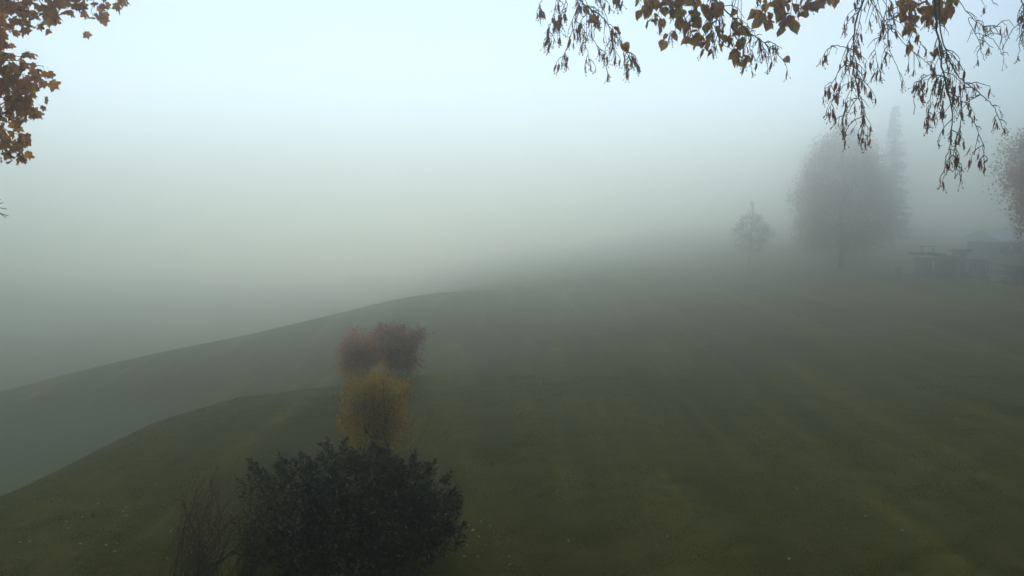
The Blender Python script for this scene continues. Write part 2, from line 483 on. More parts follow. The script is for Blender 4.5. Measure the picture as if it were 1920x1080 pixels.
# ------------------------------------------------------------------ shrubs of the border
def dark_bush():
    rng = np.random.default_rng(11)
    c = (-3.3, 17.4); z0 = gz(*c)
    root = empty('evergreen_bush', (c[0], c[1], z0), 'large rounded blackish-green evergreen bush at the bottom edge of the lawn', 'bush')
    hulls = [((-3.20, 17.5, 0.86), (1.86, 1.75, 1.16), 1700), ((-2.05, 17.2, 0.62), (0.84, 1.2, 0.66), 380), ((-4.45, 17.2, 0.75), (0.80, 1.2, 0.72), 340), ((-3.00, 17.5, 1.30), (0.95, 0.9, 0.66), 400), ((-3.2, 17.1, 0.45), (1.55, 1.5, 0.7), 600)]
    Ps, Ds = [], []
    for k, (cc, rr, n) in enumerate(hulls):
        P, D, r = hull_shoots(rng, cc, rr, n, (0.5, 1.0), zmin=-0.1, bump=0.42, seed=3.1 + k)
        Ps.append(P); Ds.append(D)
    # a few leading shoots that break the outline
    for (u, v, Y, du, dv) in ((462, 872, 17.3, -30, -40), (480, 905, 17.3, -25, -22), (515, 862, 17.6, -20, -30), (608, 846, 17.8, -14, -32), (640, 838, 17.8, 6, -26), (560, 862, 17.4, -6, -30),
                              (700, 848, 17.8, 10, -20), (770, 868, 17.6, 14, -14), (845, 935, 17.2, 16, -12), (852, 960, 17.2, 18, -2), (835, 905, 17.4, 12, -16), (450, 925, 17.0, -22, -10), (800, 884, 17.4, 12, -14), (842, 1000, 17.0, 14, 4)):
        for j in range(7):
            a = np.array(at(u - du * 0.9 * rng.random(), v - dv * rng.random() + 8, Y)) + rng.normal(0, 0.07, 3)
            b = np.array(at(u + du * 0.2, v + dv * 0.2, Y)) + rng.normal(0, 0.04, 3)
            Ps.append(a[None]); Ds.append(unit(b - a)[None])
    P = np.concatenate(Ps); D = np.concatenate(Ds)
    keep = ~((P[:, 0] < -5.6) & (P[:, 2] > 2.4))
    P, D = P[keep], D[keep]
    B, LD, L, W, T = leafy_shoots(rng, P, D, 0.21, 10, 0.13, 0.048, 0.08, 65)
    add_leaves('leaves', (B, LD, L, W), M_laurel, root, rng)
    # flat older foliage deep inside keeps the bush opaque
    P2, D2, _ = hull_shoots(rng, (-3.25, 17.4, 0.95), (1.75, 1.5, 1.1), 900, (0.25, 0.8), 0.02, 0.15, 9.0)
    B, LD, L, W, _ = leafy_shoots(rng, P2, D2, 0.35, 9, 0.15, 0.065, 0.1, 75)
    add_leaves('inner_leaves', (B, LD, L, W), M_laurel, root, rng)
    for k in range(16):
        i = rng.integers(0, len(P))
        p1 = P[i]
        p0 = np.array([c[0] + rng.normal(0, 0.22), c[1] + rng.normal(0, 0.2), z0 - 0.05])
        mb = MB(); path = wob(p0, p1, 7, 0.22, rng)
        mb.tube(path, np.linspace(0.035, 0.008, 7), 5)
        mb.build('stem', M_bark, root)
    mb = MB()
    for i in rng.choice(len(P), 900, replace=False):
        mb.tube([P[i] - D[i] * 0.15, P[i] + D[i] * 0.12, T[i]], [0.008, 0.006, 0.003], 3, False)
    mb.build('twigs', M_twig, root, 'stuff')

def stem_shrub(name, label, cat, base, top_fn, nstem, seed, mat_stem, r0=0.012, spread=0.08, nseg=9, twigs=6, twig_len=0.35, group=None, leaves=None):
    """many-stemmed shrub. top_fn(rng) gives each stem's tip in world coordinates"""
    rng = np.random.default_rng(seed)
    root = empty(name, base, label, cat, group)
    b = np.array(base)
    anchors, dirs = [], []
    for k in range(nstem):
        p1 = np.array(top_fn(rng))
        p0 = b + np.array([rng.normal(0, spread), rng.normal(0, spread), -0.04])
        path = wob(p0, p1, nseg, 0.10 * np.linalg.norm(p1 - p0) * 0.35, rng)
        # stems leave the base steeply, then lean out
        t = np.linspace(0, 1, nseg)
        hor = (p1 - p0); hor[2] = 0
        path += (-hor)[None, :] * (0.28 * t * (1 - t) * 2)[:, None]
        mb = MB()
        mb.tube(path, np.linspace(r0, r0 * 0.25, nseg) * rng.uniform(0.7, 1.2), 4)
        for j in range(rng.integers(max(1, twigs - 2), twigs + 3)):
            tt = rng.uniform(0.3, 0.97)
            ii = min(int(tt * (nseg - 1)), nseg - 2)
            q0 = path[ii] + (path[ii + 1] - path[ii]) * (tt * (nseg - 1) - ii)
            ax = unit(path[ii + 1] - path[ii])
            d = unit(ax * 1.2 + rand_dir(rng, 1)[0] * 0.9 + np.array([0, 0, 0.35]))
            ll = twig_len * rng.uniform(0.4, 1.2)
            q1 = q0 + d * ll + np.array([0, 0, 0.12 * ll])
            qm = q0 + d * ll * 0.5
            mb.tube([q0, qm, q1], [r0 * 0.35, r0 * 0.25, r0 * 0.13], 3, False)
            for s in (0.35, 0.6, 0.8, 0.95):
                anchors.append(q0 + (q1 - q0) * s); dirs.append(d)
        for s in (0.5, 0.65, 0.8, 0.92, 1.0):
            anchors.append(path[min(int(s * (nseg - 1)), nseg - 1)]); dirs.append(unit(path[-1] - path[-2]))
        mb.build('stem', mat_stem, root)
    return root, np.array(anchors), np.array(dirs), rng

def shrub_leaves(root, A, D, rng, per, spread, L, W, mat, keep=None, name='leaves', up=0.25):
    n = len(A) * per
    P = np.repeat(A, per, 0) + rng.normal(0, spread, (n, 3))
    d = unit(np.repeat(D, per, 0) * 0.5 + rand_dir(rng, n) + np.array([0, 0, up]))
    if keep is not None:
        k = keep(P, rng); P, d = P[k], d[k]
    s = rng.uniform(0.6, 1.2, len(P))
    return add_leaves(name, (P, d, L * s, W * s), mat, root, rng, 0.2, 0.1)

def bare_shrub():
    x, y = -6.15, 16.6; z = gz(x, y)
    def tip(rng):
        u = rng.uniform(312, 478)
        v = 900 + 40 * abs((u - 390) / 75.0) ** 2 + rng.uniform(-8, 95)
        return at(u, v, 16.6 + rng.uniform(-0.8, 0.8))
    root, A, D, rng = stem_shrub('bare_shrub', 'bare twiggy shrub of thin upright stems at the left side of the dark evergreen bush', 'shrub', (x, y, z), tip, 64, 5, M_red_stem, 0.0075, 0.30, 9, 9, 0.45)
    shrub_leaves(root, A, D, rng, 1, 0.03, 0.05, 0.022, M_coral, lambda P, r: r.random(len(P)) < 0.22)
    # the thicker old stems low down
    for k in range(7):
        mb = MB(); a = np.array([x + rng.normal(0, 0.25), y + rng.normal(0, 0.1), z - 0.05])
        b = np.array(at(rng.uniform(345, 470), rng.uniform(1000, 1050), 16.4 + rng.uniform(-0.3, 0.3)))
        mb.tube(wob(a, b, 6, 0.06, rng), np.linspace(0.022, 0.009, 6), 5); mb.build('stem', M_bark, root)

def small_leaved_shrub():
    x, y = -5.05, 16.3; z = gz(x, y)
    def tip(rng):
        return at(rng.uniform(425, 545), rng.uniform(895, 1030), 16.3 + rng.uniform(-0.6, 0.5))
    root, A, D, rng = stem_shrub('small_leaved_shrub', 'thin shrub with tiny yellow-green leaves between the bare shrub and the dark evergreen bush', 'shrub', (x, y, z), tip, 30, 8, M_twig, 0.011, 0.12, 8, 7, 0.35)
    shrub_leaves(root, A, D, rng, 3, 0.06, 0.048, 0.03, M_olive, lambda P, r: r.random(len(P)) < 0.75)

def yellow_bush():
    x, y = -3.85, 24.6; z = gz(x, y)
    def tip(rng):
        a = rng.uniform(0, 2 * math.pi); r = math.sqrt(rng.random())
        px = x + 0.02 + 0.86 * r * math.cos(a); py = y + 0.8 * r * math.sin(a)
        h = 2.56 - 0.35 * r ** 3 - rng.random() ** 2 * 0.9
        return (px, py, z + h)
    root, A, D, rng = stem_shrub('yellow_bush', 'upright golden-yellow autumn bush standing directly behind the dark evergreen bush', 'bush', (x, y, z), tip, 75, 21, M_red_stem, 0.014, 0.22, 9, 7, 0.34)
    shrub_leaves(root, A, D, rng, 5, 0.075, 0.062, 0.036, M_yellow, lambda P, r: r.random(len(P)) < np.clip(0.35 + (P[:, 2] - z - 0.7) * 0.5, 0.18, 1.0))
    P1, D1, _ = hull_shoots(rng, (x, y, z + 1.42), (0.92, 0.85, 1.16), 820, (0.45, 1.0), z + 0.35, 0.38, 5.0, 1.2)
    kk = rng.random(len(P1)) < np.clip(0.8 + 1.6 * fbm(P1, 2.8, 4.0), 0.15, 1); P1, D1 = P1[kk], D1[kk]
    P3, D3, _ = hull_shoots(rng, (x, y, z + 0.78), (0.92, 0.80, 0.95), 560, (0.5, 1.0), z + 0.1, 0.35, 8.0, 1.0)
    P1, D1 = np.concatenate([P1, P3]), np.concatenate([D1, D3])
    B, LD, L, W, T = leafy_shoots(rng, P1, D1, 0.22, 10, 0.070, 0.042, 0.2, 55)
    add_leaves('leaf_sprays', (B, LD, L, W), M_yellow, root, rng)
    # loose side sprays
    P = np.concatenate([np.array(at(u, v, 24.4)) + rng.normal(0, 0.06, (16, 3)) for u, v in ((762, 735), (775, 748), (748, 742), (640, 762), (645, 800), (636, 780), (755, 770), (748, 805), (740, 830))])
    add_leaves('leaf_sprays', (P, rand_dir(rng, len(P)), 0.06 * np.ones(len(P)), 0.035 * np.ones(len(P))), M_yellow, root, rng)

def thin_sprig():
    x, y = -2.75, 22.6; z = gz(x, y)
    def tip(rng):
        return at(rng.uniform(752, 812), rng.uniform(775, 870), 22.6 + rng.uniform(-0.3, 0.3))
    root, A, D, rng = stem_shrub('sapling_shrub', 'sparse young shrub with a few rusty leaves at the right foot of the yellow bush', 'shrub', (x, y, z), tip, 9, 31, M_red_stem, 0.008, 0.07, 8, 5, 0.3)
    shrub_leaves(root, A, D, rng, 2, 0.03, 0.055, 0.03, M_olive, lambda P, r: r.random(len(P)) < 0.5)
    P = np.concatenate([np.array(at(u, v, 22.6)) + rng.normal(0, 0.05, (8, 3)) for u, v in ((798, 778), (785, 790), (775, 808), (805, 845), (812, 850))])
    add_leaves('leaf_sprays', (P, rand_dir(rng, len(P)), 0.05 * np.ones(len(P)), 0.03 * np.ones(len(P))), M_rust, root, rng)

def lobed_bush(name, label, x, y, lobes, mat, seed, nstem, per, L, W, gap=0.0, zlow=0.35, r0=0.009, dens=1.0):
    z = gz(x, y)
    lob = [(np.array(c), np.array(r)) for c, r in lobes]
    def tip(rng):
        c, r = lob[rng.integers(len(lob))]
        d = rand_dir(rng, 1)[0]; d[2] = abs(d[2]) * 0.9 + 0.05
        return c + d * r * rng.uniform(0.75, 1.0)
    root, A, D, rng = stem_shrub(name, label, 'bush', (x, y, z), tip, nstem, seed, M_red_stem, r0, 0.15, 9, 8, 0.42)
    n = fbm(A, 1.6, seed)
    k = n > -0.25 + gap
    shrub_leaves(root, A[k], D[k], rng, per, 0.085, L, W, mat, lambda P, r: r.random(len(P)) < np.clip((P[:, 2] - z - zlow) * 1.1, 0.05, 1.0))
    for k, (c, r) in enumerate(lob):
        n_ = int(430 * r[0] * r[2] / 0.6 * dens)
        P1, D1, _ = hull_shoots(rng, c, r, n_, (0.3, 0.98), z + 0.25, 0.55, seed + 2.0 + k, 0.25)
        kk = rng.random(len(P1)) < np.clip(0.75 + 1.6 * fbm(P1, 2.4, seed), 0.15, 1)
        P1, D1 = P1[kk], D1[kk]
        B, LD, L_, W_, T = leafy_shoots(rng, P1, D1 + rng.normal(0, 0.3, D1.shape), 0.28, 10, L, W, 0.1, 60)
        add_leaves('leaf_sprays', (B, LD, L_, W_), mat, root, rng)
    return root, rng

def red_bushes():
    # measured at about 34 m: 49 px per metre
    Y = 34.2
    def w(u, v, dy=0): return np.array(at(u, v, Y + dy))
    lobed_bush('coral_bush', 'pale coral-red leafed bush, the left one of the two red bushes behind the yellow bush', at(683, 745, Y)[0], Y,
               [(w(676, 676), (0.66, 0.8, 0.92)), (w(664, 652), (0.42, 0.5, 0.50)), (w(694, 662, 0.2), (0.44, 0.5, 0.55)), (w(647, 668), (0.22, 0.3, 0.42)), (w(655, 705), (0.40, 0.5, 0.5))], M_coral, 41, 60, 4, 0.075, 0.05, 0.0, 0.3)
    Y2 = 35.0
    def w(u, v, dy=0): return np.array(at(u, v, Y2 + dy))
    lobed_bush('crimson_bush', 'dark wine-red bush, right and taller of the two red bushes behind the yellow bush', at(733, 748, Y2)[0], Y2,
               [(w(742, 672), (0.70, 0.8, 1.0)), (w(748, 640), (0.50, 0.6, 0.52)), (w(716, 636), (0.36, 0.45, 0.42)), (w(766, 690), (0.40, 0.6, 0.42)), (w(776, 642), (0.32, 0.35, 0.34)), (w(789, 633), (0.16, 0.2, 0.2))], M_crimson, 42, 80, 4, 0.075, 0.05, -0.05, 0.25)
    Y3 = 33.6
    lobed_bush('olive_bush', 'low loose olive-green bush at the foot of the dark wine-red bush', at(755, 765, Y3)[0], Y3,
               [(np.array(at(758, 728, Y3)), (0.55, 0.5, 0.40)), (np.array(at(742, 718, Y3)), (0.4, 0.4, 0.42))], M_olive, 43, 26, 3, 0.06, 0.04, -0.2, 0.1, 0.008, 0.7)

dark_bush(); bare_shrub(); small_leaved_shrub(); yellow_bush(); thin_sprig(); red_bushes()

# ------------------------------------------------------------------ trees out in the fog
def far_tree(name, label, base, height, crown_fn, nleaf, leaf_size, mat, seed, trunk_r, limb_n=26, group=None, clear=0.0, lean=0.0, twiggy=0):
    """crown_fn(t) = crown radius at height fraction t. Leaves are clumped round branch tips."""
    rng = np.random.default_rng(seed)
    x, y = base; z = gz(x, y)
    root = empty(name, (x, y, z), label, 'tree', group)
    mb = MB()
    path = wob((x, y, z - 0.3), (x + lean, y, z + height * 0.97), 14, height * 0.02, rng)
    rr = trunk_r * (1 - np.linspace(0, 1, 14)) ** 0.8 + 0.02
    rr[0] *= 1.5
    mb.tube(path, rr, 8)
    mb.build('trunk', M_bark, root, smooth=True)
    tips = []
    nb = limb_n
    for k in range(nb):
        t = rng.uniform(0.12 if clear == 0 else clear, 0.93)
        i = t * 13; ii = int(i)
        p0 = path[ii] + (path[min(ii + 1, 13)] - path[ii]) * (i - ii)
        a = k * 2.399 + rng.uniform(-0.3, 0.3)
        tt = min(0.97, t + 0.12 + 0.1 * rng.random())
        rad = crown_fn(tt) * rng.uniform(0.75, 0.98)
        p1 = np.array([x + lean * tt + rad * math.cos(a), y + rad * math.sin(a), z + height * tt])
        br = wob(p0, p1, 7, 0.06 * max(rad, 1), rng, sag=-0.05 * rad)
        m2 = MB()
        m2.tube(br, np.linspace(trunk_r * 0.32 * (1 - t) + 0.02, 0.015, 7), 5)
        for j in range(4 + twiggy):
            q0 = br[rng.integers(2, 7)]
            q1 = q0 + rand_dir(rng, 1)[0] * rad * 0.3 + np.array([0, 0, 0.12 * rad])
            m2.tube([q0, (q0 + q1) / 2 + rng.normal(0, 0.05, 3), q1], [0.03, 0.02, 0.01], 3, False)
            tips.append(q1)
        m2.build('branch', M_bark, root)
        tips.extend(br[2:])
    tips = np.array(tips)
    # leaf clumps: fill the crown profile, denser at its skin
    nc = max(60, nleaf // 45)
    t = rng.random(nc * 6)
    R_ = np.array([crown_fn(v) for v in t])
    k = rng.random(len(t)) < (R_ / R_.max()) ** 1.3
    t, R_ = t[k][:nc], R_[k][:nc]
    a = rng.uniform(0, 2 * math.pi, len(t))
    q = np.sqrt(rng.uniform(0.25, 1.0, len(t)))
    d = np.stack([np.cos(a), np.sin(a), t * 3], 1)
    lump = 1 + 0.16 * fbm(d, 1.9, seed) + 0.10 * fbm(d, 5.0, seed + 3)
    C = np.stack([x + lean * t + R_ * q * lump * np.cos(a), y + R_ * q * lump * np.sin(a), z + height * t], 1)
    csz = max(crown_fn(0.5) * 0.13, 0.25)
    per = max(1, nleaf // max(1, len(C)))
    P = np.repeat(C, per, 0) + rng.normal(0, 1, (len(C) * per, 3)) * csz * np.array([1, 1, 0.7])
    D = unit(rand_dir(rng, len(P)) + np.array([0, 0, -0.25]))
    s = rng.uniform(0.6, 1.3, len(P))
    add_leaves('crown', (P, D, leaf_size * s, leaf_size * 0.7 * s), mat, root, rng, 0.2, 0.1)
    return root

def prof(pts):
    xs, ys = zip(*pts)
    return lambda t: float(np.interp(t, xs, ys))

far_tree('autumn_tree', 'large egg-shaped russet autumn tree standing in the fog left of the huts', (at(1577, 480, 118)[0], 118), 18.5,
         prof([(0, 0), (0.11, 0), (0.15, 4.6), (0.24, 5.6), (0.35, 6.0), (0.5, 5.9), (0.65, 5.3), (0.8, 4.1), (0.92, 2.6), (1.0, 0.7)]), 44000, 0.24, M_rust, 51, 0.36, 40, None, 0.18)
far_tree('slim_tree', 'small slender tree with a pointed top, the leftmost tree in the fog', (at(1405, 505, 122)[0], 122), 9.4,
         prof([(0, 0), (0.2, 0), (0.26, 1.2), (0.36, 2.4), (0.5, 2.7), (0.64, 2.2), (0.74, 1.35), (0.82, 0.95), (0.9, 0.7), (1, 0.3)]), 3400, 0.2, M_green_far, 52, 0.10, 30, None, 0.25, 0.35, 3)
far_tree('russet_tree', 'russet tree cut by the right edge, nearest of the trees in the fog', (40.6, 62), 14.4,
         prof([(0, 0), (0.34, 0.0), (0.38, 4.2), (0.47, 4.6), (0.58, 5.3), (0.72, 5.6), (0.88, 4.6), (1.0, 0.4)]), 60000, 0.19, M_rust, 53, 0.36, 34, None, 0.34)

def spruce(x, y, height, seed, label, rad=0.17, group=None):
    rng = np.random.default_rng(seed)
    z = gz(x, y)
    root = empty('spruce_tree', (x, y, z), label, 'tree', group)
    mb = MB(); mb.tube([(x, y, z - 0.3), (x, y, z + height * 0.5), (x, y, z + height)], [height * 0.016, height * 0.009, 0.02], 6)
    mb.build('trunk', M_bark, root)
    P, D, L = [], [], []
    tiers = int(height * 1.5)
    for i in range(tiers):
        t = 0.10 + 0.88 * (i + rng.uniform(-0.5, 0.5)) / tiers
        R_ = height * rad * (1 - t) ** 0.85 + 0.15
        nb = 11
        for b in range(nb):
            a = rng.uniform(0, 2 * math.pi)
            rl = R_ * rng.uniform(0.7, 1.12); jit = rng.normal(0, 0.3)
            m = max(3, int(rl / 0.35))
            for s in (np.arange(m) + 0.6) / m:
                drop = -0.28 * rl * s + 0.12 * rl * s * s
                p = np.array([x + rl * s * math.cos(a), y + rl * s * math.sin(a), z + height * t + drop + jit])
                for q in range(2):
                    P.append(p + rng.normal(0, 0.08, 3))
                    sa = a + (1 if q else -1) * rng.uniform(0.3, 1.0)
                    D.append((math.cos(sa), math.sin(sa), -0.45)); L.append(rng.uniform(0.45, 0.8))
    P, D, L = np.array(P), unit(np.array(D)), np.array(L)
    add_leaves('crown', (P, D, L, L * 0.42), M_needle, root, rng, 0.15, 0.15)

spruce(at(1670, 470, 167)[0], 167, 27.2, 61, 'tall pointed spruce rising faintly behind the egg-shaped russet tree', 0.145)

# ------------------------------------------------------------------ near trees: autumn maple (left) and lime (right)
def leaf_shape_maple():
    # outline of a five-lobed leaf, tip at +Y, stalk at origin, unit length
    half = [(0.0, 1.0), (0.07, 0.80), (0.16, 0.78), (0.13, 0.58), (0.30, 0.66), (0.36, 0.74), (0.47, 0.66), (0.56, 0.66), (0.47, 0.50), (0.40, 0.40), (0.34, 0.34), (0.42, 0.22), (0.30, 0.12), (0.16, 0.10), (0.05, 0.0)]
    return half

def leaf_shape_lime():
    return [(0.0, 1.0), (0.07, 0.87), (0.17, 0.78), (0.20, 0.70), (0.31, 0.64), (0.34, 0.54), (0.43, 0.44), (0.42, 0.33), (0.44, 0.22), (0.36, 0.09), (0.22, -0.01), (0.10, 0.02), (0.03, 0.06)]

def leaf_mesh(name, half, size, mat, rng, curl=0.2, fold=0.2, petiole=0.5):
    """one leaf hanging from the origin along -Z, blade in the XZ plane with fold and curl, plus its stalk"""
    stalk = petiole * size
    bend = rng.uniform(-0.25, 0.25)
    tw = rng.uniform(-0.5, 0.5)
    def P(x, y):
        yy = y * size; xx = x * size * rng_w
        zf = abs(x) * size * fold + curl * size * y * y * 0.5 + 0.05 * size * math.sin(9 * x + 5 * y + tw * 6)
        return (xx + bend * yy * 0.3, zf, -stalk * 0.85 - yy)
    rng_w = rng.uniform(0.85, 1.1)
    mb = MB()
    mid = [(0, 1.0), (0, 0.62), (0, 0.3), (0, 0.06)]
    for sgn in (1, -1):
        pts = [P(sgn * a * (1 + rng.uniform(-0.08, 0.08)), b) for a, b in half]
        n = len(pts)
        c = [P(0, 0.62), P(0, 0.3), P(0, 0.05)]
        allp = pts + c
        i62, i30, i05 = n, n + 1, n + 2
        fs = []
        third = n // 3 + 1
        for k in range(n - 1):
            hub = i62 if k < third else (i30 if k < 2 * third else i05)
            fs.append((k, k + 1, hub) if sgn > 0 else (k + 1, k, hub))
        fs.append((third, i30, i62) if sgn > 0 else (i30, third, i62))
        fs.append((2 * third, i05, i30) if sgn > 0 and 2 * third < n else (i05, min(2 * third, n - 1), i30))
        mb.mesh(allp, fs)
    mb.tube([(0, 0, 0), (0.01 * size, 0.03 * size, -stalk * 0.5), (0, 0, -stalk * 0.85 - 0.05 * size)], 0.012 * size, 3, False)
    return mb.data(name, mat)

def place_hanging(name, mesh, p, parent, rng, tilt=0.7, scale=1.0, kind=None):
    o = bpy.data.objects.new(name, mesh)
    COL.objects.link(o)
    o.parent = parent
    o.location = Vector(p) - parent.matrix_basis.translation
    o.rotation_euler = (rng.normal(0, tilt * 0.6), rng.normal(0, tilt * 0.6), rng.uniform(0, 2 * math.pi))
    o.scale = (scale, scale, scale)
    if kind: o['kind'] = kind
    return o

def catmull(pts, per=6):
    pts = [np.array(p, float) for p in pts]
    P = [2 * pts[0] - pts[1]] + pts + [2 * pts[-1] - pts[-2]]
    out = []
    for i in range(1, len(P) - 2):
        for k in range(per):
            t = k / per
            out.append(0.5 * ((2 * P[i]) + (-P[i - 1] + P[i + 1]) * t + (2 * P[i - 1] - 5 * P[i] + 4 * P[i + 1] - P[i + 2]) * t * t + (-P[i - 1] + 3 * P[i] - 3 * P[i + 1] + P[i + 2]) * t ** 3))
    out.append(pts[-1])
    return np.array(out)

def rough(path, amp, rng):
    n = len(path)
    o = rng.normal(0, amp, (n, 3)); o[0] = 0
    return path + o

def out_of_view(p, m=30):
    if p[1] < 0.5: return True
    u = UC + FPX * p[0] / p[1]; v = HOR - FPX * (p[2] - CAMZ) / p[1]
    return u < -m or u > 1920 + m or v < -m

def filler_leaves(cen, n, spread, size, mat, root, rng, name='leaves'):
    """the crown that continues beyond the picture: simple six-sided leaves round the twigs"""
    mb = MB()
    for k in range(n):
        c = np.array(cen[rng.integers(len(cen))]) + rng.normal(0, spread, 3)
        if not out_of_view(c, 45): continue
        s = size * rng.uniform(0.7, 1.1); d = rand_dir(rng, 1)[0]; d[2] = -abs(d[2]); w_ = unit(np.cross(d, rand_dir(rng, 1)[0]))
        mb.mesh([c, c + w_ * s * 0.5 + d * s * 0.3, c + w_ * s * 0.2 + d * s * 0.6, c + d * s, c - w_ * s * 0.2 + d * s * 0.6, c - w_ * s * 0.5 + d * s * 0.3], [(0, 1, 2), (0, 2, 3), (0, 3, 4), (0, 4, 5)])
    mb.build(name, mat, root, 'stuff')

def filler_twigs(paths, n, length, root, rng):
    mb = MB(); tips = []
    for k in range(n):
        p = paths[rng.integers(len(paths))]; q = np.array(p[rng.integers(len(p) // 4, len(p))])
        d = rand_dir(rng, 1)[0] * length * rng.uniform(0.5, 1.1); d[2] = d[2] * 0.5
        e = q + d + np.array([0, 0, -0.15 * length])
        if not (out_of_view(e, 20) and out_of_view(q, 0)): continue
        mb.tube([q, q + d * 0.5, e], [0.008, 0.005, 0.003], 3, False); tips += [q + d * 0.4, q + d * 0.7, e]
    mb.build('twigs', M_twig, root, 'stuff')
    return tips

def build_maple():
    rng = np.random.default_rng(101)
    X0, Y0 = -9.6, 9.2
    z0 = gz(X0, Y0)
    root = empty('maple_tree', (X0, Y0, z0), 'orange-brown autumn maple whose leafy twigs hang into the upper left corner', 'tree')
    mb = MB()
    tp = wob((X0, Y0, z0 - 0.3), (X0 - 0.3, Y0 + 0.2, 15.5), 14, 0.25, rng)
    mb.tube(tp, np.linspace(0.30, 0.05, 14), 10); mb.build('trunk', M_bark, root, smooth=True)
    meshes = [leaf_mesh('maple_leaf', leaf_shape_maple(), s, M_maple_leaf, rng, c, f, 0.45) for s, c, f in
              ((0.120, 0.25, 0.15), (0.135, -0.2, 0.25), (0.105, 0.5, 0.3), (0.12, -0.5, 0.1), (0.09, 0.7, 0.45), (0.13, 0.1, 0.05), (0.11, -0.7, 0.4), (0.1, 0.9, 0.6))]
    spots = []
    def limb(pts, r0, r1, name='branch'):
        p = rough(catmull(pts, 5), 0.012, rng)
        m = MB(); m.tube(p, np.linspace(r0, r1, len(p)), 6); m.build(name, M_bark, root); return p
    # two limbs that cross into view
    upper = limb([tp[9], (-7.6, 9.1, 10.7), (-6.3, 8.9, 9.75), (-5.3, 8.8, 9.35), (-4.5, 8.8, 9.28), (-4.0, 8.8, 9.2)], 0.085, 0.008)
    lower = limb([tp[8], (-8.0, 9.0, 9.6), (-6.8, 8.9, 9.1), (-5.9, 8.8, 8.75), (-5.35, 8.75, 8.55), (-4.95, 8.7, 8.45)], 0.075, 0.008)
    low2 = limb([lower[9], (-6.2, 8.8, 8.5), (-5.7, 8.7, 8.2), (-5.3, 8.7, 7.9), (-5.05, 8.7, 7.65)], 0.03, 0.006)
    # small bare spur lower down at the frame edge
    spur = limb([tp[7], (-7.8, 9.0, 8.3), (-6.4, 8.9, 7.45), (-5.5, 8.8, 7.13), (-5.14, 8.8, 7.10)], 0.04, 0.006)
    m = MB()
    for u, v in ((10, 380), (16, 392), (19, 405), (14, 408), (6, 374)):
        q = np.array(at(u, v, 8.8 + rng.uniform(-0.1, 0.1))); m.tube([spur[-3], (spur[-2] + q) / 2 + rng.normal(0, 0.012, 3), q], [0.006, 0.0045, 0.003], 4)
    m.build('branch', M_twig, root)
    def twig(p0, uv, Y, leaves, r=0.006):
        pts = [p0] + [np.array(at(u, v, Y + rng.uniform(-0.15, 0.15))) for u, v in uv]
        p = rough(catmull(pts, 4), 0.008, rng)
        m = MB(); m.tube(p, np.linspace(r, 0.0025, len(p)), 4); m.build('branch', M_twig, root)
        L = len(p)
        for k in range(int(leaves * 2.1)):
            i = rng.integers(L // 3, L)
            spots.append(p[i] + rng.normal(0, 0.055, 3))
        spots.append(p[-1])
    # upper cluster
    def near(path, u, v, Y=8.8):
        q = np.array(at(u, v, Y)); return path[np.argmin(np.linalg.norm(path - q, axis=1))]
    for uv, n in (([(-10, 30), (5, 55), (12, 70)], 9), ([(20, 15), (25, 40), (32, 62)], 10), ([(45, 5), (55, 25), (60, 40)], 10), ([(70, -5), (85, 10), (100, 22)], 10),
                  ([(100, -10), (115, 15), (128, 30)], 11), ([(130, -15), (148, 0), (160, 12)], 9), ([(5, -10), (30, 0), (50, 12)], 10), ([(160, -20), (178, 0), (190, 8), (188, 25), (190, 38)], 5),
                  ([(190, -20), (205, -5), (212, 5), (210, 12)], 4), ([(190, -25), (220, -14), (238, -2), (246, 4)], 3), ([(60, -20), (90, -12), (120, -6)], 9), ([(110, -25), (140, -14), (170, -8)], 7), ([(-20, -10), (0, 10), (8, 20)], 8), ([(20, 20), (70, 30), (75, 42)], 7), ([(-15, 50), (5, 60), (18, 78)], 6)):
        twig(near(upper, uv[0][0], uv[0][1]), uv, 8.8, n)
    # lower cluster
    for uv, n in (([(20, 110), (50, 112), (72, 104)], 6), ([(20, 120), (60, 122), (88, 128), (98, 133)], 7), ([(10, 130), (45, 140), (75, 150)], 12), ([(5, 145), (40, 165), (72, 180)], 12),
                  ([(-10, 165), (25, 190), (60, 205)], 12), ([(-10, 190), (20, 215), (58, 222)], 11), ([(-15, 215), (15, 240), (50, 262)], 12), ([(-15, 240), (10, 262), (38, 280)], 9),
                  ([(-20, 150), (0, 180), (10, 200)], 10), ([(-20, 120), (5, 130), (30, 145)], 12), ([(30, 130), (55, 150), (62, 170)], 9), ([(-20, 240), (0, 250), (12, 270)], 6), ([(0, 235), (30, 270), (45, 290)], 4), ([(40, 180), (65, 190), (76, 205)], 6)):
        twig(near(lower if uv[0][1] < 160 else low2, uv[0][0], uv[0][1]), uv, 8.7, n)
    rng.shuffle(spots)
    spots = sorted(spots, key=lambda p: not (-35 < p[0] / p[1] * FPX + UC < 275))   # those in view first
    for k, p in enumerate(spots[:299]):
        place_hanging('leaf', meshes[rng.integers(len(meshes))], p, root, rng, 1.0, rng.uniform(0.65, 0.95))
    print('maple leaves', len(spots))
    jm = MB()
    for p in spots[299:]:
        me = meshes[rng.integers(len(meshes))]; a = rng.uniform(0, 6.28); s = rng.uniform(0.65, 0.95)
        R3 = np.array(Matrix.Rotation(a, 3, 'Z') @ Matrix.Rotation(rng.normal(0, 0.6), 3, 'X'))
        jm.mesh(np.array([v.co for v in me.vertices]) @ R3.T * s + p, [tuple(pl.vertices) for pl in me.polygons])
    jm.build('leaves', M_maple_leaf, root, 'stuff')
    # the rest of the crown, outside the picture
    V, F = [], []
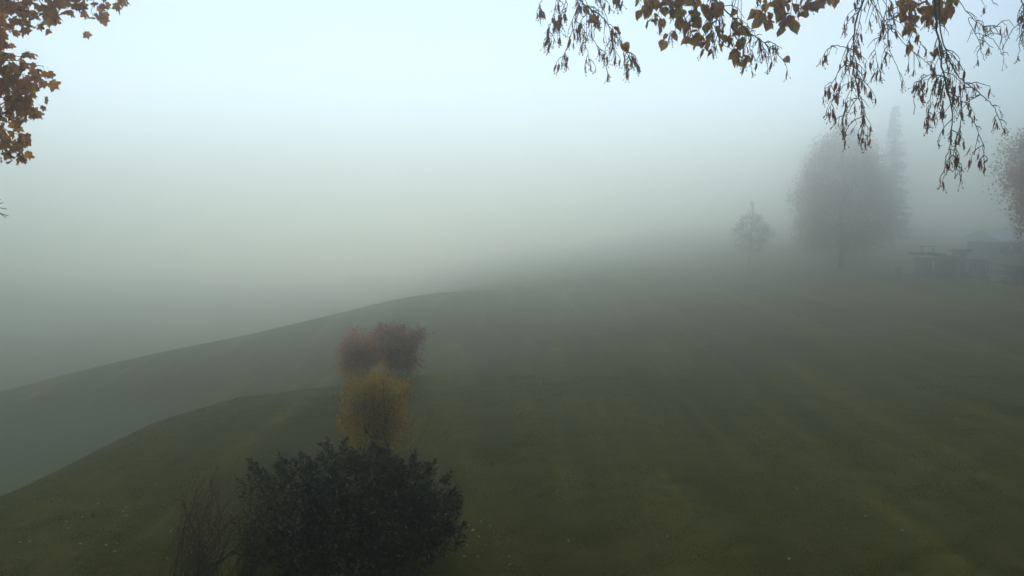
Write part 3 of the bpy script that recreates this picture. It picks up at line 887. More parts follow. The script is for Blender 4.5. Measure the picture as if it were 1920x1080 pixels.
    def merge(mesh, T, R3, s):
        b = sum(len(v) for v in V)
        co = np.array([v.co for v in mesh.vertices])
        V.append(co @ R3.T * s + T)
        for pl in mesh.polygons: F.append([b + i for i in pl.vertices])
    limbs = [upper, lower, low2, spur]
    for k in range(22):
        i = rng.integers(5, 13); a = rng.uniform(0, 2 * math.pi)
        r = 3.8 * (1 - (i - 5) / 10)
        e = tp[i] + np.array([r * math.cos(a), r * math.sin(a), rng.uniform(0.2, 1.4)])
        if not out_of_view(e, 60): continue
        limbs.append(limb([tp[i], (tp[i] + e) / 2 + np.array([0, 0, 0.3]), e], 0.06, 0.01))
    tips = filler_twigs(limbs, 420, 0.75, root, rng)
    filler_leaves(tips, 5200, 0.14, 0.12, M_maple_leaf, root, rng, 'outer_leaves')

build_maple()

def bract_mesh(rng, L):
    """papery wing with a stalk and a few round nutlets"""
    mb = MB()
    w = L * rng.uniform(0.11, 0.20)
    c = rng.uniform(-0.25, 0.25) * L
    pts = [(0, 0, -0.15 * L), (w * 0.6, 0.04 * L, -0.3 * L), (w * 0.7 + c * 0.3, 0.1 * c, -0.62 * L), (c * 0.5, c * 0.3, -L), (-w * 0.6 + c * 0.3, 0.1 * c, -0.62 * L), (-w * 0.55, 0.04 * L, -0.3 * L)]
    mb.mesh(pts, [(0, 1, 2), (0, 2, 3), (0, 3, 4), (0, 4, 5)])
    mb.tube([(0, 0, 0), (0, 0, -0.2 * L)], 0.0018, 3, False)
    for k in range(rng.integers(1, 4)):
        e = np.array([rng.uniform(-0.35, 0.35) * L, rng.uniform(-0.3, 0.3) * L, -L * rng.uniform(0.7, 1.15)])
        mb.tube([(0, 0, -0.45 * L), e], 0.0012, 3, False)
        r = 0.0055
        mb.mesh([e + np.array(q) * r for q in ((1, 0, 0), (-1, 0, 0), (0, 1, 0), (0, -1, 0), (0, 0, 1), (0, 0, -1))],
                [(0, 2, 4), (2, 1, 4), (1, 3, 4), (3, 0, 4), (2, 0, 5), (1, 2, 5), (3, 1, 5), (0, 3, 5)])
    return mb.data('seed_bract', M_bract)

def build_lime():
    rng = np.random.default_rng(202)
    X0, Y0 = 9.5, 5.2
    z0 = gz(X0, Y0)
    root = empty('lime_tree', (X0, Y0, z0), 'half-bare lime tree whose drooping twigs with dry seed wings hang in at the top right', 'tree')
    tp = wob((X0, Y0, z0 - 0.3), (X0 + 0.3, Y0, 17), 14, 0.25, rng)
    mb = MB(); mb.tube(tp, np.linspace(0.36, 0.06, 14), 10); mb.build('trunk', M_bark, root, smooth=True)
    YB = 6.6
    def limb(pts, r0, r1, n=6):
        p = rough(catmull(pts, 5), 0.012, rng)
        m = MB(); m.tube(p, np.linspace(r0, r1, len(p)), n); m.build('branch', M_bark, root); return p
    # main limbs arching over the top of the picture
    l1 = limb([tp[8], (7.2, 5.6, 10.9), (5.0, 6.1, 11.2), (3.0, 6.5, 10.8), (1.6, 6.7, 10.1), (0.7, 6.7, 9.4)], 0.12, 0.012)
    l2 = limb([tp[7], (7.6, 5.8, 10.0), (6.0, 6.2, 10.2), (4.6, 6.5, 10.0), (3.5, 6.6, 9.5), (2.9, 6.6, 9.0)], 0.10, 0.012)
    l3 = limb([tp[9], (8.0, 6.2, 12.0), (6.0, 7.0, 12.2), (4.2, 7.3, 11.4), (2.6, 7.1, 10.3), (1.9, 6.9, 9.4)], 0.10, 0.012)
    l4 = limb([l1[14], (2.6, 6.9, 10.0), (1.2, 7.1, 9.45), (0.2, 7.05, 9.15)], 0.035, 0.008)
    l5 = limb([l2[12], (4.6, 6.4, 9.7), (3.6, 6.35, 9.25), (2.6, 6.5, 9.05), (1.9, 6.7, 8.98)], 0.035, 0.008)
    l6 = limb([l2[8], (5.6, 6.3, 9.6), (4.4, 6.35, 9.3), (3.4, 6.8, 9.15), (2.9, 7.0, 9.05)], 0.035, 0.008)
    l7 = limb([l3[14], (3.4, 7.2, 10.2), (2.2, 6.9, 9.5), (1.3, 6.75, 9.15), (0.7, 6.8, 9.0)], 0.035, 0.008)
    l8 = limb([l2[6], (6.6, 6.1, 9.4), (5.2, 6.2, 9.0), (4.2, 6.3, 8.85), (3.5, 6.4, 8.8)], 0.035, 0.008)
    ends = np.concatenate([l1[8:], l2[8:], l3[8:], l4[4:], l5[3:], l6[3:], l7[4:], l8[3:]])
    leafs, bracts = [], []
    def strand(uv, Y, r=0.009, sub=8, sublen=0.28, bdens=0.5, ldens=0.0, zig=0.010, root_pt=None):
        pts = [np.array(at(u, v, Y + 0.12 * math.sin(k * 1.7 + u))) for k, (u, v) in enumerate(uv)]
        if root_pt is None:
            q = ends[np.argmin(np.linalg.norm(ends - pts[0], axis=1) + (ends[:, 2] < pts[0][2] + 0.08) * 10)]
            pts = [q, (q + pts[0]) / 2 + np.array([0, 0, 0.06])] + pts
        else:
            pts = [root_pt[np.argmin(np.linalg.norm(root_pt - pts[0], axis=1))]] + pts
        p = rough(catmull(pts, 5), zig * 0.35, rng)
        m = MB(); m.tube(p, np.linspace(r * 0.72, 0.0020, len(p)), 5)
        L = len(p); vis = [i for i in range(L) if p[i][2] < CAMZ + HOR / FPX * p[i][1] + 0.12] or list(range(L))
        for k in range(sub):
            i = vis[int(rng.random() ** 0.8 * (len(vis) - 1))]
            i = min(i, L - 2)
            ax = unit(p[i + 1] - p[i])
            side = rand_dir(rng, 1)[0]; side[1] *= 0.6; side = unit(side - ax * side.dot(ax))
            ll = sublen * rng.uniform(0.35, 1.15) * (1 - 0.62 * i / L)
            d0 = unit(ax * 0.8 + side * 0.9)
            a1 = p[i] + d0 * ll * 0.4
            a2 = a1 + unit(d0 * 0.7 + np.array([0, 0, -0.4])) * ll * 0.35
            a3 = a2 + unit(d0 * 0.6 + np.array([0, 0, -0.75])) * ll * 0.35 + rng.normal(0, 0.01, 3)
            m.tube([p[i], a1, a2, a3], [0.0034, 0.0028, 0.0022, 0.0017], 4, False)
            if rng.random() < 0.6:
                b1 = a1 + unit(-side * 0.3 + ax + np.array([0, 0, -0.3])) * ll * 0.35
                m.tube([a1, (a1 + b1) / 2 + rng.normal(0, 0.006, 3), b1], [0.0024, 0.002, 0.0015], 3, False)
                if rng.random() < bdens: bracts.append(b1)
            for q, pr in ((a3, 1.0), (a2, 0.7), (a1, 0.35)):
                if rng.random() < bdens * pr:
                    bracts.append(q)
                    if rng.random() < 0.45: bracts.append(q + rng.normal(0, 0.012, 3))
                if rng.random() < ldens: leafs.append(q + rng.normal(0, 0.015, 3))
        if rng.random() < bdens: bracts.append(p[-1])
        m.build('branch', M_twig, root)
        return p
    # A, the dark strand at the right centre
    pA = strand([(1607, -5), (1594, 40), (1588, 90), (1590, 130), (1598, 170), (1608, 215), (1612, 240)], 6.6, 0.013, 26, 0.34, 0.9)
    strand([(1560, 92), (1548, 95), (1541, 112)], 6.55, 0.005, 2, 0.12, 0.5, root_pt=pA)
    strand([(1570, 130), (1552, 160), (1536, 185)], 6.55, 0.005, 5, 0.16, 0.8, root_pt=pA)
    strand([(1572, 165), (1555, 190), (1545, 208)], 6.5, 0.004, 4, 0.16, 0.8, root_pt=pA)
    strand([(1590, 190), (1572, 225), (1580, 250)], 6.65, 0.004, 6, 0.16, 0.9, root_pt=pA)
    strand([(1602, -5), (1597, 60), (1583, 110), (1600, 140)], 6.7, 0.006, 8, 0.2, 0.5)
    # B, pale slanting strands to its right
    pB = strand([(1612, -5), (1630, 28), (1655, 60), (1685, 92), (1712, 112), (1738, 136)], 7.1, 0.006, 12, 0.32, 0.35)
    strand([(1645, -5), (1650, 50), (1655, 100), (1672, 135), (1681, 160)], 7.0, 0.004, 9, 0.22, 0.6)
    strand([(1620, -5), (1640, 60), (1628, 100), (1640, 140)], 7.0, 0.004, 9, 0.22, 0.6)
    strand([(1680, -5), (1700, 60), (1710, 85), (1722, 98)], 6.9, 0.004, 6, 0.18, 0.7, 0.1)
    strand([(1660, -5), (1668, 40), (1645, 75), (1648, 110)], 7.0, 0.004, 7, 0.2, 0.5)
    # C, the long strand
    pC = strand([(1734, -5), (1738, 35), (1746, 85), (1754, 130), (1766, 175), (1775, 215), (1774, 265), (1768, 300), (1765, 335)], 6.3, 0.014, 24, 0.26, 0.6)
    pC2 = strand([(1740, -5), (1746, 55), (1762, 110), (1782, 145), (1808, 168), (1838, 190), (1856, 212), (1872, 250)], 6.4, 0.010, 14, 0.24, 0.25)
    strand([(1735, 145), (1716, 155), (1705, 180), (1706, 218)], 6.3, 0.005, 6, 0.16, 0.8, root_pt=pC)
    strand([(1738, 165), (1734, 190), (1730, 235)], 6.3, 0.004, 5, 0.14, 0.8, root_pt=pC)
    strand([(1790, 175), (1792, 230), (1780, 290), (1796, 330)], 6.3, 0.005, 9, 0.2, 0.5, root_pt=pC2)
    strand([(1800, 195), (1820, 240), (1834, 275), (1838, 305)], 6.35, 0.005, 8, 0.2, 0.3, root_pt=pC2)
    strand([(1758, 160), (1752, 200), (1760, 240)], 6.4, 0.005, 8, 0.16, 0.9, root_pt=pC)
    # D, E bare ones near the corner
    pD = strand([(1768, -5), (1798, 35), (1822, 55), (1858, 57)], 6.8, 0.006, 7, 0.3, 0.2)
    strand([(1800, 45), (1822, 90), (1832, 120)], 6.8, 0.004, 5, 0.24, 0.1, root_pt=pD)
    strand([(1830, 70), (1850, 85), (1866, 112)], 6.8, 0.004, 4, 0.2, 0.1, root_pt=pD)
    strand([(1800, -5), (1830, 5), (1848, 18)], 6.8, 0.004, 4, 0.2, 0.1)
    pE = strand([(1888, -5), (1900, 22), (1900, 45), (1882, 62), (1862, 98)], 6.2, 0.008, 8, 0.24, 0.1)
    strand([(1904, 30), (1896, 75), (1893, 108)], 6.2, 0.004, 6, 0.14, 0.7, root_pt=pE)
    strand([(1905, -5), (1925, 30), (1922, 90), (1918, 112)], 6.2, 0.006, 8, 0.2, 0.5)
    strand([(1925, -5), (1915, 20), (1905, 60), (1888, 85)], 6.3, 0.005, 6, 0.2, 0.1)
    # F, the left spray
    pF = strand([(1072, -5), (1098, 22), (1125, 40), (1145, 65), (1165, 92), (1180, 122)], 7.0, 0.009, 20, 0.24, 0.7)
    strand([(1100, 20), (1112, 50), (1110, 80), (1122, 105), (1136, 140)], 7.0, 0.005, 12, 0.2, 0.8, root_pt=pF)
    strand([(1090, -5), (1080, 40), (1068, 75), (1058, 105), (1058, 115)], 7.0, 0.005, 11, 0.2, 0.8)
    strand([(1055, -5), (1040, 30), (1030, 60), (1026, 90)], 7.0, 0.004, 9, 0.18, 0.9)
    strand([(1018, -5), (1012, 14), (1006, 30)], 7.0, 0.004, 3, 0.10, 1.0)
    strand([(1085, -5), (1098, 45), (1095, 85), (1105, 125)], 7.05, 0.004, 10, 0.2, 0.8)
    strand([(1110, -5), (1130, 30), (1145, 90), (1150, 112)], 7.0, 0.004, 9, 0.2, 0.8)
    strand([(1050, -5), (1062, 20), (1050, 50), (1046, 75)], 7.0, 0.004, 8, 0.2, 0.7)
    strand([(1140, -30), (1150, -5), (1155, 10)], 7.0, 0.004, 4, 0.1, 0.8)
    # G, the slanting branch with leaves
    pG = strand([(1318, -5), (1345, 22), (1372, 48), (1398, 68), (1424, 88), (1448, 106), (1462, 122)], 6.7, 0.011, 16, 0.26, 0.5)
    strand([(1340, 30), (1342, 60), (1336, 80)], 6.7, 0.005, 5, 0.18, 0.3, 0.1, root_pt=pG)
    strand([(1392, 66), (1398, 100), (1402, 135)], 6.7, 0.004, 4, 0.12, 0.9, root_pt=pG)
    strand([(1420, 88), (1428, 115), (1432, 132)], 6.7, 0.004, 5, 0.10, 1.0, root_pt=pG)
    strand([(1290, -5), (1292, 40), (1280, 75)], 6.7, 0.005, 7, 0.2, 0.4, 0.3)
    strand([(1240, -5), (1262, 40), (1256, 80)], 6.7, 0.005, 6, 0.16, 0.3, 0.3)
    strand([(1320, -5), (1330, 50), (1345, 85), (1370, 100)], 6.7, 0.006, 8, 0.2, 0.4, 0.5)
    # leaf clumps
    def clump(poly_uv, n, Y, sd=0.10):
        """leaves at points spread over a patch of the spray, on short shoots"""
        for k in range(n):
            (u, v, ru, rv) = poly_uv[rng.integers(len(poly_uv))]
            p = np.array(at(u + rng.uniform(-ru, ru), v + rng.uniform(-rv, rv) - 9, Y + rng.normal(0, sd)))
            leafs.append(p)
    M_ = [((1200, 18, 14, 16), (1215, 40, 14, 12), (1232, 5, 16, 10), (1228, 50, 14, 12), (1245, 18, 14, 12)), ((1262, 20, 20, 20), (1275, 45, 15, 15), (1300, 10, 20, 14), (1300, 35, 16, 14)), ((1302, 65, 14, 16), (1312, 88, 12, 12), (1330, 28, 10, 10), (1332, 92, 12, 10)), ((1362, 80, 14, 8), (1375, 72, 10, 6), (1385, 115, 14, 8), (1368, 112, 8, 8)),
          ((1418, 25, 14, 16), (1425, 48, 14, 12), (1450, 15, 20, 14), (1458, 42, 16, 12)), ((1482, 20, 18, 18), (1470, 48, 12, 10), (1510, 8, 18, 10), (1540, 2, 16, 6)), ((1680, 30, 10, 14), (1690, 52, 10, 12), (1705, 22, 14, 16), (1722, 38, 12, 10)), ((1755, 28, 14, 10), (1762, 12, 10, 8), (1735, 12, 10, 12), (1740, 45, 8, 6))]
    for poly_, n, Y in zip(M_, (26, 30, 24, 18, 32, 28, 34, 18), (6.7, 6.7, 6.7, 6.65, 6.9, 6.9, 6.8, 6.7)):
        # shoots carrying the clump
        for (u, v, ru, rv) in poly_:
            strand([(u + rng.uniform(-20, 20), -12), (u, v - rv), (u + rng.uniform(-5, 5), v + rv * 0.4)], Y, 0.004, 2, 0.12, 0.2, 0.3)
        clump(poly_, n, Y)
    for u, v in ((1035, 45), (1042, 50), (1090, 22), (1093, 35), (1098, 48), (1155, 62), (1162, 90), (1168, 95), (1460, 118)): leafs.append(np.array(at(u, v - 8, 6.9)))
    meshes = [leaf_mesh('lime_leaf', leaf_shape_lime(), s, M_lime_leaf, rng, c, f, 0.35) for s, c, f in
              ((0.080, 0.25, 0.15), (0.09, -0.3, 0.3), (0.075, 0.6, 0.35), (0.085, -0.6, 0.1), (0.065, 0.9, 0.5), (0.09, 0.1, 0.1))]
    bm = [bract_mesh(rng, L) for L in (0.065, 0.08, 0.06, 0.085, 0.07, 0.055, 0.072, 0.09)]
    rng.shuffle(leafs); rng.shuffle(bracts)
    print('lime leaves', len(leafs), 'bracts', len(bracts))
    for p in leafs[:299]: place_hanging('leaf', meshes[rng.integers(6)], p, root, rng, 0.8, rng.uniform(0.8, 1.15))
    for p in bracts[:299]: place_hanging('seed_wing', bm[rng.integers(8)], p, root, rng, 0.3, rng.uniform(0.8, 1.2))
    # the remaining wings, joined
    V, F, b = [], [], 0
    for p in bracts[299:] * 1:
        me = bm[rng.integers(8)]
        co = np.array([v.co for v in me.vertices]); a = rng.uniform(0, 6.28)
        Rz = np.array([[math.cos(a), -math.sin(a), 0], [math.sin(a), math.cos(a), 0], [0, 0, 1]])
        V.append(co @ Rz.T + p); F += [tuple(b + i for i in pl.vertices) for pl in me.polygons]; b += len(co)
    if V:
        mm = MB(); mm.v = [tuple(v) for v in np.concatenate(V)]; mm.f = F
        mm.build('seed_wings', M_bract, root, 'stuff')
    # upper crown outside the picture
    limbs = [l1, l2, l3, l4, l5, l6, l7, l8]
    for k in range(22):
        i = rng.integers(6, 13); a = rng.uniform(0, 2 * math.pi)
        r = 4.2 * (1 - (i - 6) / 10)
        e = tp[i] + np.array([r * math.cos(a), r * math.sin(a), rng.uniform(0.4, 1.6)])
        if not out_of_view(e, 60): continue
        limbs.append(limb([tp[i], (tp[i] + e) / 2 + np.array([0, 0, 0.3]), e], 0.07, 0.01))
    tips = filler_twigs(limbs, 520, 0.7, root, rng)
    filler_leaves(tips, 2600, 0.10, 0.085, M_lime_leaf, root, rng, 'outer_leaves')

build_lime()

# ------------------------------------------------------------------ huts, tower, house and small things at the far right
M_wood = plain('weathered_wood', [(0.3, (0.13, 0.11, 0.09)), (0.7, (0.21, 0.175, 0.14))], 4, 0.85, 0.2, 0.4)
M_brown = plain('brown_boards', [(0.3, (0.16, 0.085, 0.055)), (0.7, (0.26, 0.145, 0.10))], 4, 0.85, 0.2, 0.4)
M_roof_dark = plain('dark_roofing', [(0.3, (0.040, 0.042, 0.040)), (0.7, (0.075, 0.075, 0.070))], 5, 0.85, 0.2, 0.3)
M_roof_red = plain('red_brown_roof', [(0.3, (0.17, 0.08, 0.055)), (0.7, (0.27, 0.13, 0.09))], 5, 0.85, 0.2, 0.3)
M_white = plain('white_paint', [(0.3, (0.60, 0.62, 0.62)), (0.7, (0.78, 0.79, 0.78))], 3, 0.6, 0.3, 0.1)
M_grey_wall = plain('grey_render', [(0.3, (0.22, 0.23, 0.23)), (0.7, (0.34, 0.35, 0.35))], 3, 0.8, 0.2, 0.2)
M_teal = plain('teal_sheet', [(0.3, (0.10, 0.22, 0.25)), (0.7, (0.15, 0.28, 0.31))], 3, 0.6, 0.3, 0.1)
M_glass = plain('window_glass', [(0.3, (0.03, 0.035, 0.04)), (0.7, (0.05, 0.06, 0.065))], 2, 0.15, 0.6, 0)
M_pale_roof = plain('pale_sheet_roof', [(0.3, (0.66, 0.70, 0.73)), (0.7, (0.78, 0.81, 0.83))], 2, 0.6, 0.3, 0.1)
M_road = plain('pale_gravel', [(0.3, (0.22, 0.22, 0.20)), (0.7, (0.32, 0.32, 0.30))], 1.5, 0.95, 0.1, 0.3)

YH = 96.0
def px(n, Y=YH): return n * Y / FPX

def hut():
    c = at(1750, 526, YH); x, y = c.x, YH; z = gz(x, y)
    root = empty('wooden_hut', (x, y, z), 'wooden hut with a gently sloping flat roof and open doorway, leftmost of the huts', 'hut')
    s = lambda u: at(u + 9, 500, YH).x
    H = 2.15
    def part(name, mat, c_, sz, **k):
        m = MB(); m.box(c_, sz, **k); return m.build(name, mat, root)
    D = 2.6
    # walls: left post wall, door gap, boards right of it
    for j in range(3):
        part('board', M_wood, (s(1718) + 0.12 + j * 0.22, y - D / 2, z + H / 2), (0.2, 0.06, H))
    for j in range(8):
        part('board', M_brown if j > 1 else M_wood, (s(1737) + 0.12 + j * 0.215, y - D / 2 + 0.004 * (j % 2), z + H / 2), (0.2, 0.06, H))
    part('side_wall', M_wood, (s(1718) - 0.05, y, z + H / 2 + 0.05), (0.08, D, H + 0.1))
    part('side_wall', M_wood, (s(1765) + 0.12, y, z + H / 2 - 0.05), (0.08, D, H - 0.1))
    part('back_wall', M_wood, ((s(1718) + s(1765)) / 2, y + D / 2, z + H / 2), (s(1765) - s(1718), 0.08, H))
    # roof: level on the left, sloping down to the right, thick edge
    m = MB()
    zz = [z + 2.62, z + 2.66, z + 2.05]
    xs = [s(1708), s(1741), s(1775)]
    y0, y1 = y - D / 2 - 0.6, y + D / 2 + 0.5
    top = [(xs[i], yy, zz[i] + 0.1) for yy in (y0, y1) for i in range(3)]
    bot = [(xs[i], yy, zz[i] - 0.12) for yy in (y0, y1) for i in range(3)]
    m.mesh(top + bot, [(0, 1, 4, 3), (1, 2, 5, 4), (7, 6, 9, 10), (8, 7, 10, 11), (6, 7, 1, 0), (7, 8, 2, 1), (3, 4, 10, 9), (4, 5, 11, 10), (6, 0, 3, 9), (2, 8, 11, 5)])
    rf = m.build('roof', M_roof_dark, root)
    m = MB()
    for u in (1719, 1741): m.box((s(u), y, z + 3.05), (0.12, 0.12, 0.72))
    m.box(((s(1719) + s(1741)) / 2, y, z + 3.42), (s(1744) - s(1716), 0.3, 0.10))
    m.build('roof_frame', M_wood, rf)
    for u in (1716, 1767): part('post', M_wood, (s(u), y - D / 2 - 0.45, z + 1.1), (0.14, 0.14, 2.4 if u < 1740 else 2.0))
    part('counter', M_brown, (s(1756), y - D / 2 - 0.3, z + 0.95), (1.3, 0.45, 0.07))
    # pale sheet hanging in the doorway
    m = MB(); m.box((s(1731), y - D / 2 + 0.3, z + 1.35), (0.36, 0.05, 0.95))
    o = m.build('towel_banner', M_white); tag(o, 'narrow white cloth hanging in the doorway of the leftmost hut', 'cloth')

def tower():
    c = at(1799, 526, YH + 4); x, y = c.x, YH + 4; z = gz(x, y)
    root = empty('wooden_tower', (x, y, z), 'narrow brown wooden tower with a wide flat cap between the huts', 'tower')
    def part(name, mat, c_, sz, **k):
        m = MB(); m.box(c_, sz, **k); return m.build(name, mat, root)
    w = 0.95
    for sx in (-1, 1):
        for sy in (-1, 1):
            part('post', M_brown, (x + sx * w / 2, y + sy * w / 2, z + 1.42), (0.15, 0.15, 2.84))
    for k in range(8):
        part('board', M_brown, (x, y - w / 2 - 0.08, z + 0.2 + k * 0.36), (w + 0.1, 0.05, 0.33))
    part('side_wall', M_brown, (x + w / 2 + 0.11, y, z + 1.42), (0.05, w, 2.8))
    part('side_wall', M_brown, (x - w / 2 - 0.11, y, z + 1.42), (0.05, w, 2.8))
    m = MB(); m.box((x, y, z + 3.02), (1.9, 1.7, 0.16)); m.box((x, y, z + 2.87), (1.35, 1.3, 0.14)); m.build('cap', M_roof_dark, root)

def small_hut():
    y = YH + 1; c = at(1828, 530, y); x = c.x; z = gz(x, y)
    root = empty('kiosk', (x, y, z), 'low dark kiosk with two pale panels right of the wooden tower', 'kiosk')
    def part(name, mat, c_, sz, **k):
        m = MB(); m.box(c_, sz, **k); return m.build(name, mat, root)
    part('wall', M_wood, (x, y + 0.5, z + 0.95), (2.0, 1.6, 1.9))
    m = MB(); m.box((x - 0.05, y + 0.4, z + 2.0), (2.6, 2.4, 0.16), taper=0.86); m.build('roof', M_roof_dark, root)
    part('panel', M_white, (x - 1.02 + 0.0, y - 0.42, z + 1.25), (0.26, 0.05, 1.25))
    part('panel', M_grey_wall, (x - 0.12, y - 0.42, z + 0.62), (0.80, 0.05, 0.95))
    for sx in (-1.1, 1.1): part('post', M_wood, (x + sx, y - 0.6, z + 0.95), (0.1, 0.1, 1.9))

def teal_board():
    y = YH + 0.5; x0, x1 = at(1769, 0, y).x, at(1802, 0, y).x; xm = (x0 + x1) / 2; z = gz(xm, y)
    root = empty('teal_hoarding', (xm, y, z), 'teal-blue hoarding fixed on posts between the wooden hut and the tower', 'hoarding')
    for k in range(3):
        w = (x1 - x0) / 3
        m = MB(); m.box((x0 + w * (k + 0.5), y, z + 0.72), (w - 0.03, 0.05, 1.15)); m.build('panel', M_teal if k < 2 else M_grey_wall, root)
    for k in range(4):
        m = MB(); m.box((x0 + (x1 - x0) * k / 3, y + 0.07, z + 0.7), (0.07, 0.07, 1.4)); m.build('post', M_wood, root)

def right_shed():
    y = 90.0; x0 = at(1888, 0, y).x; z = gz(x0 + 2, y)
    root = empty('roofed_shed', (x0 + 2.5, y, z), 'shed with a broad red-brown hipped roof cut by the right edge', 'shed')
    xm, W, D = x0 + 3.3, 6.4, 4.2
    m = MB(); m.box((xm + 0.3, y + 0.3, z + 1.05), (W - 0.9, D - 1.0, 2.1)); m.build('wall', M_wood, root)
    m = MB()
    e = 0.75
    xa, xb, ya, yb = xm - W / 2 - e, xm + W / 2 + e, y - D / 2 - e, y + D / 2 + e
    zt, zb = z + 3.45, z + 2.1
    pts = [(xa, ya, zb), (xb, ya, zb), (xb, yb, zb), (xa, yb, zb), (xm - 1.3, y, zt), (xm + 1.3, y, zt), (xa, ya, zb - 0.15), (xb, ya, zb - 0.15), (xb, yb, zb - 0.15), (xa, yb, zb - 0.15)]
    m.mesh(pts, [(0, 1, 5, 4), (1, 2, 5), (2, 3, 4, 5), (3, 0, 4), (6, 7, 1, 0), (7, 8, 2, 1), (8, 9, 3, 2), (9, 6, 0, 3), (9, 8, 7, 6)])
    m.build('roof', M_roof_red, root)
    for k in range(4):
        m = MB(); m.box((xa + 0.3 + k * 2.2, ya + 0.3, z + 1.0), (0.14, 0.14, 2.0)); m.build('post', M_wood, root)
    # pale bench tables in front
    for k, (u, w, lab) in enumerate(((1868, 30, 'long pale low table in front of the red-brown roofed shed'), (1892, 12, 'short pale low table under the eaves of the red-brown roofed shed'))):
        yy = 91.5 - 1.0 * k; x = at(u, 0, yy).x; zz = gz(x, yy)
        t = empty('low_table', (x, yy, zz), lab, 'table')
        ww = px(w, yy)
        m = MB(); m.box((x, yy, zz + 0.74), (ww, 0.8, 0.06)); m.build('tabletop', M_white, t)
        m = MB(); m.box((x, yy - 0.36, zz + 0.45), (ww - 0.1, 0.03, 0.5)); m.build('front_panel', M_white, t)
        for sx in (-1, 1):
            m = MB(); m.box((x + sx * (ww / 2 - 0.12), yy, zz + 0.355), (0.08, 0.6, 0.71)); m.build('leg', M_wood, t)

def house():
    y = 116.0; x0, x1 = at(1836, 0, y).x, at(1960, 0, y).x; xm = (x0 + x1) / 2; z = gz(xm, y)
    root = empty('house', (xm, y, z), 'long grey building with a pale flat-pitched roof behind the huts', 'building')
    W, D, H = x1 - x0 - 1.0, 8.0, 4.6
    top = CAMZ - (449 - HOR) / FPX * y
    H = top - z
    m = MB(); m.box((xm, y, z + H / 2), (W, D, H)); wl = m.build('wall', M_grey_wall, root)
    m = MB()
    xa, xb, ya, yb = x0 - 0.2, x1 + 0.5, y - D / 2 - 0.9, y + D / 2 + 0.9
    m.mesh([(xa, ya, z + H), (xb, ya, z + H), (xb, yb, z + H), (xa, yb, z + H), (xa + 0.3, y, z + H + 1.3), (xb, y, z + H + 1.3), (xa, ya, z + H - 0.25), (xb, ya, z + H - 0.25), (xb, yb, z + H - 0.25), (xa, yb, z + H - 0.25)],
           [(0, 1, 5, 4), (2, 3, 4, 5), (3, 0, 4), (1, 2, 5), (6, 7, 1, 0), (8, 9, 3, 2), (9, 6, 0, 3), (7, 8, 2, 1), (9, 8, 7, 6)])
    m.build('roof', M_pale_roof, root)
    n = 5
    for k in range(n):
        cx = x0 + W * (k + 0.7) / n
        for zz in (z + H * 0.68, z + H * 0.25):
            m = MB(); m.box((cx, y - D / 2 - 0.03, zz), (1.5, 0.10, 1.2)); fr = m.build('window', M_white, root)
            m = MB(); m.box((cx, y - D / 2 - 0.10, zz), (1.3, 0.06, 1.0)); m.build('pane', M_glass, fr)
    m = MB(); m.box(((x0 + x1) / 2, y - D / 2 - 0.6, z + H * 0.46), (W, 1.1, 0.12)); m.box(((x0 + x1) / 2, y - D / 2 - 1.12, z + H * 0.46 + 0.5), (W, 0.05, 0.9)); m.build('balcony', M_wood, root)

def small_sign():
    y = 94.0; c = at(1686, 0, y); x = c.x; z = gz(x, y)
    root = empty('notice_board', (x, y, z), 'small pale notice board on a post left of the leftmost hut', 'sign')
    m = MB(); m.box((x, y, z + 0.95), (0.72, 0.05, 0.85)); m.build('panel', M_grey_wall, root)
    for s in (-0.25, 0.25):
        m = MB(); m.box((x + s, y + 0.06, z + 0.65), (0.07, 0.07, 1.3)); m.build('post', M_wood, root)

hut(); tower(); small_hut(); teal_board(); right_shed(); house(); small_sign()

def path_strip(name, pts, w, mat):
    """a gravel track lying on the ground"""
    c = catmull([(x, y, 0) for x, y in pts], 10)
    V, F = [], []
    for i, p in enumerate(c):
        d = c[min(i + 1, len(c) - 1)] - c[max(i - 1, 0)]; d = unit(d); nrm = np.array([-d[1], d[0], 0])
        for k, s in enumerate((-1, -0.33, 0.33, 1)):
            q = p + nrm * w / 2 * s
            V.append((q[0], q[1], gz(q[0], q[1]) + 0.06))
    for i in range(len(c) - 1):
        for k in range(3):
            a = i * 4 + k; F.append((a, a + 1, a + 5, a + 4))
    m = MB(); m.v = V; m.f = F
    return tag(m.build(name, mat, None, 'structure'))
path_strip('path', [(7, 108), (10, 111), (15, 114), (19, 117)], 1.6, M_road)
path_strip('path', [(53, 139), (58, 141), (64, 139), (75, 136), (95, 138)], 3.0, M_road)

